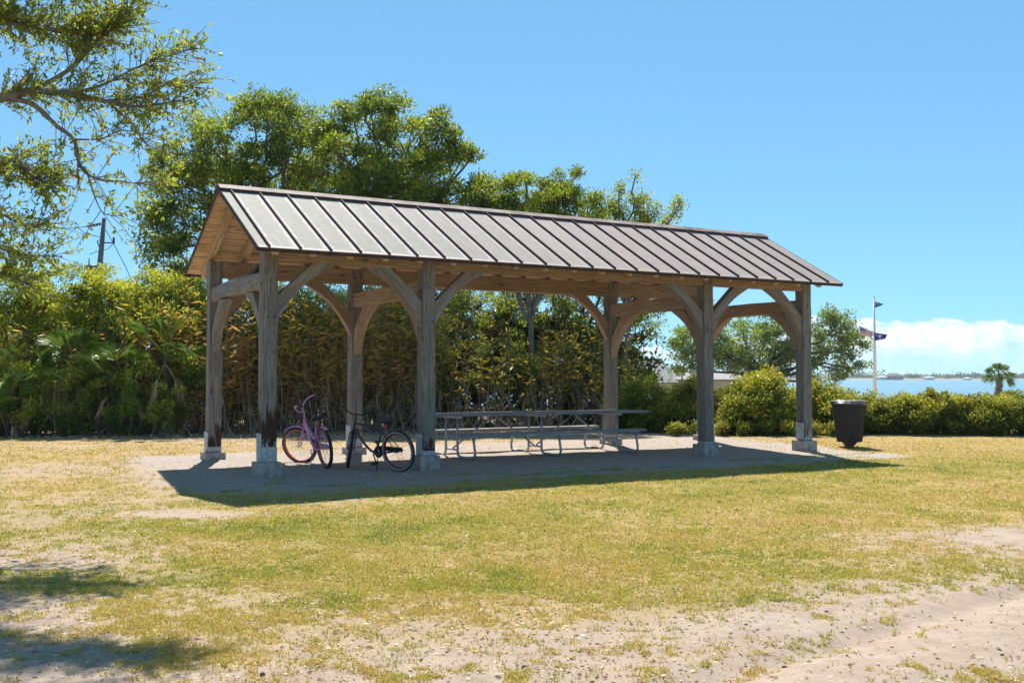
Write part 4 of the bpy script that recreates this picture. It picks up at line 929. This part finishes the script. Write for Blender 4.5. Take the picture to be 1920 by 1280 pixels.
m_cane = simple('cane_stem', (.24, .155, .07), .7, 0, .5, 3)
o = mb.build('cane_stems', m_cane); tag(o, 'tan upright cane stems of the thicket behind the pavilion', kind='stuff')
Ls = np.array(Ls); o2 = leaves('cane_foliage', np.array(C), np.array(D), Ls, Ls * .16, np.array(T), F_CANE); tag(o2, 'narrow golden green cane leaves behind the pavilion', kind='stuff')
# dead brush and bare twigs at the thicket foot
mb = MB()
for k in range(560):
    px = rng.uniform(-60, 1180); Y_ = thicket_y(px) - .45 + rng.normal(0, .35); b = W(px, 815, Y_); b.z = gz1(b.x, Y_) - .02
    d = Vector((rng.normal(0, .4), rng.normal(-.1, .3), 1)).normalized() * rng.uniform(.4, 1.7)
    mb.tube([b, b + d * .5 + Vector((rng.normal(0, .06), 0, 0)), b + d + Vector((rng.normal(0, .14), rng.normal(0, .1), -.06))], [.009, .006, .003], 4, cap=False)
o = mb.build('dead_brush', simple('bleached_twig', (.42, .32, .23), .8, 0, .4, 3)); tag(o, 'bleached dead twigs at the foot of the thicket', kind='stuff')

# palmettos
def fan(parent, tip0, dirv, L_, stalk, mat, droop=.25, n=26, spread=150, name='frond', tint=.5, closed=1.):
    """palmetto frond: stalk and a fan of folded segments joined at the hub"""
    d = Vector(dirv).normalized(); side = d.cross(Vector((0, 0, 1))); side = side.normalized() if side.length > .1 else Vector((1, 0, 0)); side = Matrix.Rotation(random.uniform(-1.25, 1.25), 3, d) @ side; nrm = side.cross(d).normalized()
    hub = Vector(tip0) + d * stalk + Vector((0, 0, -droop * stalk * .3)); v = []; f = []; tn = []
    for k in range(n):
        a0 = R(-spread / 2 + spread * k / n) * closed; a1 = R(-spread / 2 + spread * (k + 1) / n) * closed; am = (a0 + a1) / 2
        def at(a_, r_, dz): return hub + (d * math.cos(a_) + side * math.sin(a_)) * r_ + nrm * dz + Vector((0, 0, -droop * (r_ / L_) ** 2 * L_ * .8))
        l_ = L_ * (.78 + .22 * math.cos(am)) * random.uniform(.9, 1.05); fold = .02
        b = len(v); hw_ = (a1 - a0) * .36; v += [hub, at(am - hw_, l_ * .42, 0), at(am, l_ * .46, fold * 2.5), at(am + hw_, l_ * .42, 0), at(am + random.uniform(-.06, .06), l_, -.10 * random.random() * l_)]
        f += [(b, b + 1, b + 2), (b, b + 2, b + 3), (b + 1, b + 4, b + 2), (b + 2, b + 4, b + 3)]; tn += [tint + random.uniform(-.35, .4)] * 4
    mb = MB(); mb.v = [tuple(q) for q in v]; mb.f = f
    mb.tube([tip0, Vector(tip0).lerp(hub, .5) + Vector((0, 0, .02)), hub], [.013, .011, .008], 5, cap=False); tn += [tint] * (len(mb.f) - len(tn))
    return mesh_obj(name, mb.v, mb.f, mat, parent, False, {'tint': ('FACE', np.clip(tn, 0, 1))})
shrub('leafy shrub in front at the foot of the leftmost palmettos', [lob(20, 715, 46, 26.4, 40), lob(100, 730, 44, 26.4, 40), lob(60, 775, 40, 26.0, 36), lob(140, 780, 36, 26.1, 36), lob(-20, 770, 44, 26.0, 40), lob(150, 725, 34, 26.2, 30)], 150, 130, .085, F_UNDER, (.5, .25), ty, .26)
shrub('leafy shrub in front between the third and fourth palmettos', [lob(200, 735, 40, 26.6, 40), lob(265, 720, 44, 26.6, 40), lob(235, 775, 38, 26.1, 36), lob(315, 755, 38, 26.2, 36), lob(300, 790, 28, 26.1, 30), lob(170, 690, 36, 26.8, 36), lob(350, 690, 40, 27, 36)], 120, 130, .085, F_UNDER, (.5, .27), ty, .26)
def palmetto(px, Y_, label, n, size, h0, dead=3, sd=1):
    random.seed(sd); b = W(px, 800, Y_); b.z = gz1(b.x, Y_); root = empty('palmetto', b); tag(root, label, 'palmetto', 'palmettos in the left thicket')
    MB().tube([(0, 0, -.1), (.03, 0, h0 * .6), (0, 0, h0)], [.07, .06, .05], 8).build('stem', bark_d, root, True)
    for k in range(n):
        a = 2 * math.pi * k / n + random.uniform(-.3, .3); e = random.choice([.1, .5, .9, 1.3, 1.9, 2.6]) ; d = Vector((math.cos(a), math.sin(a) * .6 - .35, e))
        fan(root, (0, 0, h0), d, size * random.uniform(.8, 1.1), size * random.uniform(.7, 1.1), F_PALM, .3 if e > .8 else .55, 24, random.choice([120, 150, 170]), tint=random.uniform(.35, .65), closed=random.choice([1., .8, .5]))
    for k in range(dead):
        a = random.uniform(math.pi * 1.1, math.pi * 1.9); fan(root, (0, 0, h0 * .9), (math.cos(a), math.sin(a), -.55), size * .7, size * .6, F_DRY, 1.1, 16, 100, 'dead_frond', .5, .55)
palmetto(62, 26.35, 'large palmetto with drooping fan fronds nearest the left edge', 12, .72, 1.3, 4, 3)
palmetto(140, 26.6, 'palmetto with an upright bright fan below the utility pole', 9, .66, 1.75, 3, 5)
palmetto(232, 26.5, 'palmetto with green fans midway along the left thicket', 8, .62, 1.45, 4, 8)
palmetto(308, 26.6, 'palmetto with a tall narrow upright fan nearest the pavilion', 7, .72, 2.0, 3, 13)
palmetto(12, 25.9, 'palmetto half cut off by the left photo edge with dead skirt', 8, .62, .7, 5, 21)

# hedge on the right
def hsh(label, segs, per, nl, tint, Y_, cr=.26, name='shrub', leaf=.075, mat=F_HEDGE, cat='shrub', up=.5):
    """hedge shrub: lobes from the photo's outline, paler new growth on top, depth shade painted into the inner leaves"""
    lbs = [lob(a, b, r, Y_ + dy, r * 1.25) for a, b, r, dy in segs]
    cx = sum(l[0].x for l in lbs) / len(lbs); root = empty(name, (cx, Y_, gz1(cx, Y_))); tag(root, label, cat); B0 = root.location
    C, T = [], []; vols = [(l[1][0] * l[1][2]) for l in lbs]; tot = sum(vols); st = MB()
    for l, vv_ in zip(lbs, vols):
        g0 = Vector((l[0].x, l[0].y, gz1(l[0].x, l[0].y) - .05)) - B0
        for q in range(4): limb(st, g0 + Vector((random.uniform(-.1, .1), random.uniform(-.1, .1), 0)), l[0] - B0 + Vector((random.uniform(-1, 1), random.uniform(-1, 1), random.uniform(0, 1))) * l[1][2] * .7, .016, .005, .0, 4, .08)
        for _ in range(max(3, int(per * vv_ / tot))):
            d = unit(1)[0]; rr = rng.uniform(.15, 1) ** .4; c = l[0] - B0; p_ = np.array([c.x + d[0] * l[1][0] * rr, c.y + d[1] * l[1][1] * rr, c.z + d[2] * l[1][2] * rr])
            if p_[2] < .06: p_[2] = rng.uniform(.05, .3)
            C.append(p_); top_ = max(0, d[2]) * rr; T.append(rng.normal(tint[0], tint[1]) + .46 * top_ ** 2 + .14 * (d[2] - .2) - .35 * (1 - rr))  # tint falls with depth: interior shade put into the leaf colour
    C = np.array(C); T = np.array(T); idx = np.repeat(np.arange(len(C)), nl); off = unit(len(idx)) * rng.random((len(idx), 1)) ** .5 * cr * np.array([1, 1, .75])
    D = unit(len(idx)) + off / cr * .6 + np.array([0, 0, up]); ln = leaf * rng.uniform(.6, 1.35, len(idx)); P3 = C[idx] + off; P3[:, 2] = np.maximum(P3[:, 2], .02)
    sto = st.build('stems', bark_d, root); sto['kind'] = 'stuff'; leaves('foliage', P3, D, ln, ln * .5, T[idx] + rng.normal(0, .16, len(idx)), mat, root); return root
hy = 27.6
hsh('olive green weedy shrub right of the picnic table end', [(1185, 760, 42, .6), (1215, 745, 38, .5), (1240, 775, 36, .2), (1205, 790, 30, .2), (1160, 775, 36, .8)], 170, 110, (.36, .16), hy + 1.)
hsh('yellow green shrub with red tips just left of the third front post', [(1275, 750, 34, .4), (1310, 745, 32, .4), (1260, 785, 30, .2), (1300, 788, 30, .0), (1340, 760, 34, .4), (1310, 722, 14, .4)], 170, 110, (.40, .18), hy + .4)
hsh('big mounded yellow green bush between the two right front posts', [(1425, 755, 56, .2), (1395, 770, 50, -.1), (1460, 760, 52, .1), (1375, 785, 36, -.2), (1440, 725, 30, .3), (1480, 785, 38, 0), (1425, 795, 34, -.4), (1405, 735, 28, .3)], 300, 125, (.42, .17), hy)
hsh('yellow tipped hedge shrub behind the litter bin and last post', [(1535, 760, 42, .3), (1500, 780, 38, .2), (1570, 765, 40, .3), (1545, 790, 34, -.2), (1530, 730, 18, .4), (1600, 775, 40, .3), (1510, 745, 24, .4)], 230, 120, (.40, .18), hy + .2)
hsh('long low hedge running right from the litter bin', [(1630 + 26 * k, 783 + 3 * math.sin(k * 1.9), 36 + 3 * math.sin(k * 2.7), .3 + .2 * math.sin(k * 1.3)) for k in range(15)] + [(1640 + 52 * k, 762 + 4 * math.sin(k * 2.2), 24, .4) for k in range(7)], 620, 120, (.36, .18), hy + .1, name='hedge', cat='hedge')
hsh('sprig of dark taller weed standing above the long hedge', [(1745, 745, 10, .2), (1742, 735, 6, .2), (1775, 745, 9, .2)], 18, 45, (.28, .12), hy + .1, .1)
hsh('low weedy border plants at the foot of the hedge mound', [(1270 + 42 * k, 806, 13, -.6) for k in range(8)], 130, 60, (.40, .2), hy - .4, .16, 'border_plants', .06)

# live oak over the bay and palm by the water
Y6 = 76.; l6 = [(1300, 640, 40), (1290, 680, 34), (1330, 600, 26), (1400, 640, 50), (1440, 610, 34), (1370, 670, 42), (1480, 650, 46), (1540, 600, 28), (1575, 610, 30), (1600, 650, 26), (1555, 650, 36), (1520, 690, 26), (1590, 685, 24), (1450, 680, 34), (1500, 610, 30), (1618, 690, 12), (1280, 650, 24), (1340, 640, 34), (1625, 640, 11), (1420, 690, 26), (1560, 705, 18)]
tree('live_oak', 'wide spreading live oak by the bay behind the pavilion right end', (W(1420, 740, Y6).x, Y6, gz1(15, Y6)), W(1425, 695, Y6), [lob(a, b, r, Y6, r * 1.4) for a, b, r in l6], 340, 95, .23, F_LIVE, bark_d, cr=.64, rt=.34, tint=(.6, .26))
pb = W(1873, 745, 86.); palm = empty('sabal_palm', (pb.x, 86, gz1(pb.x, 86))); tag(palm, 'short fan palm standing alone at the water edge', 'palm tree')
ph = W(1873, 704, 86.).z - palm.location.z
MB().tube([(0, 0, -.2), (0, 0, ph * .5), (.03, 0, ph)], [.22, .24, .20], 10).build('trunk', simple('palm_trunk', (.20, .15, .12), .9, 0, .3, 6), palm, True)
random.seed(4); bt = MB()
for k in range(60):
    a = random.uniform(0, 6.28); z_ = random.uniform(.3, 1) * ph; bt.tube([(.2 * math.cos(a), .2 * math.sin(a), z_), (.36 * math.cos(a), .36 * math.sin(a), z_ + .16)], [.05, .02], 4)
bt.build('boots', simple('palm_boot', (.26, .19, .15), .9), palm)['kind'] = 'stuff'
for k in range(34):
    a = 2.4 * k; e = math.sin(R(-30 + 115 * ((k * 7 % 34) + random.random()) / 34)); h_ = math.sqrt(max(.02, 1 - e * e)); fan(palm, (.03, 0, ph), (math.cos(a) * h_, math.sin(a) * h_, e + .1), .78, .68, F_PALM, .4, 18, 130, tint=.35)
hsh('round green bush at the foot of the palm', [(1893, 742, 9, 0), (1903, 744, 8, 0)], 40, 40, (.35, .12), 84., .25, 'shrub', .16)

# overhanging oak on the left: trunk beyond the frame, limbs reaching in
YL = 11.6; base = Vector((-7.6, 12.6, gz1(-7.6, 12.6)))
near = empty('overhanging_oak', base); tag(near, 'near oak whose leafy limbs reach in from the top left', 'tree')
tm = MB(); NP = lambda px, py, dy=0.: W(px, py, YL + dy) - base
limb(tm, (0, 0, -.3), (.2, -.1, 2.6), .24, .19, 0, 5, .02); fork = Vector((.2, -.1, 2.6))
Ctw = []
def bough(pts, r0, r1):
    P3_ = arc(pts, 8); tm.tube(P3_, [r0 + (r1 - r0) * i / (len(P3_) - 1) for i in range(len(P3_))], 7, cap=False); return P3_
br = []
br.append(bough([fork, NP(-60, 210, .3), NP(0, 185), NP(60, 172), NP(130, 176), NP(200, 190), NP(260, 200), NP(330, 190)], .07, .008))
br.append(bough([NP(10, 184), NP(60, 195), NP(105, 235), NP(138, 262), NP(150, 310), NP(180, 335), NP(240, 342), NP(310, 350)], .035, .005))
br.append(bough([NP(60, 172, .1), NP(130, 130, .2), NP(180, 80, .2), NP(240, 20, .2), NP(260, -30, .2)], .03, .006))
br.append(bough([NP(130, 176), NP(190, 160), NP(250, 130), NP(300, 110), NP(370, 90)], .018, .004))
br.append(bough([NP(200, 190), NP(250, 235), NP(275, 270), NP(330, 290)], .014, .004))
br.append(bough([NP(200, 188, .1), NP(270, 180, .1), NP(330, 150, .1), NP(385, 175, .1)], .014, .004))
br.append(bough([NP(138, 262), NP(190, 260), NP(230, 245), NP(290, 255)], .012, .004))
br.append(bough([NP(165, 330), NP(178, 370), NP(195, 400), NP(230, 405)], .010, .003))
br.append(bough([fork, NP(-120, 60, .4), NP(-20, 40, .3), NP(60, 50, .2), NP(150, 60, .2), NP(230, 50, .2)], .06, .006))
br.append(bough([fork, NP(-130, 330, .2), NP(-40, 330, .1), NP(20, 300), NP(60, 330), NP(100, 345)], .045, .005))
br.append(bough([NP(-60, 330, .1), NP(-10, 390), NP(40, 420), NP(80, 425)], .02, .004))
br.append(bough([NP(-80, 335, .1), NP(-30, 440), NP(30, 475), NP(110, 480)], .02, .004))
br.append(bough([NP(-90, 340, -.2), NP(-40, 500, -.2), NP(20, 520, -.2), NP(60, 535, -.2)], .016, .004))
br.append(bough([fork, NP(-200, -40, 0), NP(-60, -90, -.3), NP(60, -60, -.3), NP(150, -20, -.2)], .06, .006))
br.append(bough([fork, (.6, -1.2, 3.1), (1.6, -1.5, 3.2), (2.3, -2., 3.1)], .05, .006))
br.append(bough([fork, (-.6, -.8, 3.8), (-.4, -1.6, 4.6), (.6, -2.2, 4.9)], .06, .006))
for pts_ in ([(-7.2, 11.9, 4.8), (-5.4, 11.8, 6.2), (-3.9, 11., 6.5), (-3.2, 10.8, 6.4), (-2.4, 10.6, 6.3)], [(-7.2, 11.9, 4.9), (-5.6, 11.3, 6.4), (-4.2, 10.6, 6.6), (-3.4, 10.2, 6.7), (-2.7, 10., 6.5)], [(-7.4, 11.8, 4.8), (-5.6, 11., 6.3), (-4.4, 10., 6.5), (-3.7, 9.7, 6.5), (-3., 9.5, 6.4)], [(-7.2, 12., 5.), (-5.4, 12.2, 6.9), (-4.2, 11.6, 7.2), (-3.5, 11.4, 7.3), (-2.8, 11.3, 7.2)], [(-7.4, 11.8, 5.), (-5.8, 11.2, 6.8), (-4.6, 10.2, 7.), (-4.1, 9.6, 7.), (-3.5, 9.2, 6.9)], [(-7.2, 12.3, 4.9), (-5.8, 12.6, 6.6), (-4.8, 12., 6.9), (-4., 11.6, 6.9), (-3.2, 11.3, 6.8)], [(-7.2, 12.1, 4.9), (-6., 12.2, 6.8), (-5., 11.4, 7.), (-4.4, 11., 7.), (-3.8, 10.7, 6.9)]):
    br.append(bough([fork] + [Vector(q) - base for q in pts_], .05, .006))
br.append(bough([fork, (-1.2, .6, 4.2), (-1.6, 1.2, 5.2), (-1., 1.6, 6.)], .07, .006))
dens = [1.1, .6, 1.5, 1.2, .55, 1.1, .7, .5, 1.9, 1.5, 1.1, 1.1, .9, 1.5, 1.0, 1.4, 1.2, 1.2, 1.2, 1.2, 1.2, 1.2, 1.2, 1.2]
C, D, T = [], [], []
for P3_, dn in zip(br, dens):
    Lb = sum((P3_[i + 1] - P3_[i]).length for i in range(len(P3_) - 1)); n_ = int(Lb * 40 * dn); h0 = len(P3_) // 4
    for _ in range(n_):
        i = int(rng.integers(h0, len(P3_) - 1)); a = P3_[i]; along = (P3_[i + 1] - P3_[i]).normalized()
        u = unit(1)[0]; d = (along * rng.uniform(.2, 1.) + Vector(u) * .8 + Vector((0, 0, .1))).normalized(); Lt = rng.uniform(.18, .55)
        e = a + d * Lt + Vector((0, 0, rng.uniform(-.06, .1))); mid = a.lerp(e, .5) + Vector((0, 0, rng.uniform(-.02, .04)))
        tm.tube([a, mid, e], [.005, .0035, .002], 4, cap=False); tb_ = rng.normal(.6, .17)
        for q in range(int(rng.integers(8, 20))):
            s = rng.uniform(.3, 1.05); C.append((a.lerp(e, s))[:]); D.append((np.array(d[:]) * .8 + unit(1)[0])); T.append(rng.normal(tb_, .2))
ln = rng.uniform(.042, .078, len(C))
tm.build('trunk', bark, near, True)
leaves('crown', np.array(C), np.array(D), ln, ln * .38, np.array(T), F_OAK, near)

# ------------------------------------------------------------------ lawn: short blades, straw and litter
def blades(n, y0, y1, seed):
    r_ = np.random.default_rng(seed); y = 1 / r_.uniform(1 / y1, 1 / y0, n); x = y * r_.uniform(-.53, .53, n)
    d, g, pad = grass_field(x, y); pat = .3 * fbm(x * 1.1, y * 1.1) + .35 * fbm(x * 4 + 7, y * 4) + .35 * fbm(x * 13 + 3, y * 13, 2)
    keep = r_.random(n) < np.clip((d * .95 + (pat - .5) * 3.2 - .34) * 1.5, 0, 1); return x[keep], y[keep], d[keep], g[keep], pat[keep], r_
x, y, d, g, pat, r_ = blades(1700000, 4.6, 27., 3)
N = len(x); z = ground_z(x, y); a = r_.uniform(0, 2 * np.pi, N); tilt = r_.uniform(.25, 1.35, N)
hgt = r_.uniform(.012, .038, N) * (.75 + .5 * pat) * np.clip(.8 + y * .02, .8, 1.25); wd2 = r_.uniform(.0022, .0045, N) * np.clip(y / 6.5, 1, 3.2)
dx, dy = np.cos(a) * np.sin(tilt), np.sin(a) * np.sin(tilt); base3 = np.stack([x, y, z - .003], 1)
sx, sy = -np.sin(a) * wd2, np.cos(a) * wd2; V = np.empty((N, 3, 3)); V[:, 0] = base3 + np.stack([sx, sy, 0 * sx], 1); V[:, 1] = base3 - np.stack([sx, sy, 0 * sx], 1)
V[:, 2] = base3 + np.stack([dx * hgt, dy * hgt, np.cos(tilt) * hgt], 1)
tint = np.clip(g * .88 - .09 + (fbm(x * 1.6 + 50, y * 1.6) - .5) * 1.7 + r_.normal(0, .22, N) - .02, 0, 1)
F_GR = foliage('lawn_blade', [(0, (.40, .27, .10)), (.25, (.38, .28, .065)), (.5, (.29, .25, .03)), (.8, (.18, .195, .018)), (1, (.09, .13, .015))], (.5, .48, .08), .3, .6, .25)
tag(mesh_obj('grass', V.reshape(-1, 3), np.arange(N * 3).reshape(N, 3), F_GR, None, False, {'tint': ('FACE', tint)}), 'thin yellow green lawn grass', kind='stuff')
# taller tufts and weeds standing out of the lawn
n = 3600; y = 1 / r_.uniform(1 / 20., 1 / 4.7, n); x = y * r_.uniform(-.52, .52, n); d, g, pad = grass_field(x, y)
k = r_.random(n) < np.clip(d * 1.2 - .1, 0, 1) * .8; x, y, g = x[k], y[k], g[k]; q = np.repeat(np.arange(len(x)), 22); N = len(q)
a = r_.uniform(0, 2 * np.pi, N); rad = r_.random(N) ** .5 * r_.uniform(.03, .09, len(x))[q]; bx, by = x[q] + np.cos(a) * rad, y[q] + np.sin(a) * rad; a2 = a + r_.normal(0, .6, N); tl = r_.uniform(.1, 1.0, N)
hh = r_.uniform(.022, .055, N) * r_.uniform(.6, 1.15, len(x))[q]; w2 = r_.uniform(.002, .004, N) * np.clip(by / 6.5, 1, 2.6); b3 = np.stack([bx, by, ground_z(bx, by) - .004], 1); s3_ = np.stack([-np.sin(a2) * w2, np.cos(a2) * w2, 0 * w2], 1)
V = np.stack([b3 + s3_, b3 - s3_, b3 + np.stack([np.cos(a2) * np.sin(tl) * hh, np.sin(a2) * np.sin(tl) * hh, np.cos(tl) * hh], 1)], 1)
tag(mesh_obj('grass_tufts', V.reshape(-1, 3), np.arange(N * 3).reshape(N, 3), F_GR, None, False, {'tint': ('FACE', np.clip(g[q] * .7 + .25 + r_.normal(0, .2, len(x))[q] + r_.normal(0, .1, N), 0, 1))}), 'taller green tufts standing out of the lawn', kind='stuff')
# straw, leaf litter
n = 95000; y = 1 / r_.uniform(1 / 30., 1 / 4.6, n); x = y * r_.uniform(-.53, .53, n); d, g, pad = grass_field(x, y)
k = r_.random(n) < (.04 + .9 * d) * .75 * (1 - pad * .9); x, y = x[k], y[k]; Cn = np.stack([x, y, ground_z(x, y) + .006], 1); a = r_.uniform(0, 6.28, len(x))
Dn = np.stack([np.cos(a), np.sin(a), r_.uniform(-.1, .25, len(x))], 1); ln = r_.uniform(.012, .042, len(x))
o = leaves('leaf_litter', Cn, Dn, ln, ln * r_.uniform(.15, .5, len(x)), r_.uniform(.0, .85, len(x)), F_STRAW); tag(o, 'dry straw and fallen leaves scattered on the lawn', kind='stuff')
n = 5200; px = r_.uniform(-80, 1200, n); Yt = thicket_y(px) - r_.uniform(-.6, 1.9, n); x = (px - 960) / FPX * Yt; Cn = np.stack([x, Yt, ground_z(x, Yt) + .01], 1)
Dn = unit(n) * np.array([1, 1, .35]); o = leaves('thicket_litter', Cn, Dn, .11, .05, r_.uniform(0, .9, n), F_DRY); tag(o, 'brown leaf litter along the foot of the thicket', kind='stuff')
# small dark stones and cone scales on the sand
n = 170; y = 1 / r_.uniform(1 / 20., 1 / 4.8, n); x = y * r_.uniform(-.5, .5, n); dd, _, pd_ = grass_field(x, y); k = (dd < .45); x, y = x[k], y[k]
bm = bmesh.new(); bmesh.ops.create_icosphere(bm, subdivisions=1, radius=1); im = bpy.data.meshes.new('t2'); bm.to_mesh(im); bm.free()
iv2 = np.array([q.co[:] for q in im.vertices]); if2 = np.array([q.vertices[:] for q in im.polygons]); VV, FF = [], []
for q in range(len(x)):
    s = abs(r_.normal(.0, .006)) + .003; VV.append(iv2 * (1 + .5 * (r_.random((len(iv2), 1)) - .5)) * np.array([s * r_.uniform(.8, 1.8), s, s * .7]) + np.array([x[q], y[q], gz1(x[q], y[q]) + s * .3])); FF.append(if2 + q * len(iv2))
tag(mesh_obj('pebbles', np.concatenate(VV), np.concatenate(FF), simple('dark_pebble', (.10, .085, .07), .9, 0, .4, 9)), 'small dark stones on the sandy ground', kind='stuff')

# ------------------------------------------------------------------ air
hb_ = MB().box(-3600, 3600, -70, 4300, -6, 17)
m = bpy.data.materials.new('bay_air'); m.use_nodes = True; t = NT(m.node_tree)
for q in list(t.n): t.n.remove(q)
out = t.node('ShaderNodeOutputMaterial'); pv = t.node('ShaderNodeVolumePrincipled'); t.l.new(pv.outputs[0], out.inputs['Volume'])
pv.inputs['Color'].default_value = (.72, .84, .95, 1); pv.inputs['Density'].default_value = .00016; pv.inputs['Anisotropy'].default_value = .2
tag(hb_.build('haze', m), 'thin sea haze over the bay', kind='stuff')
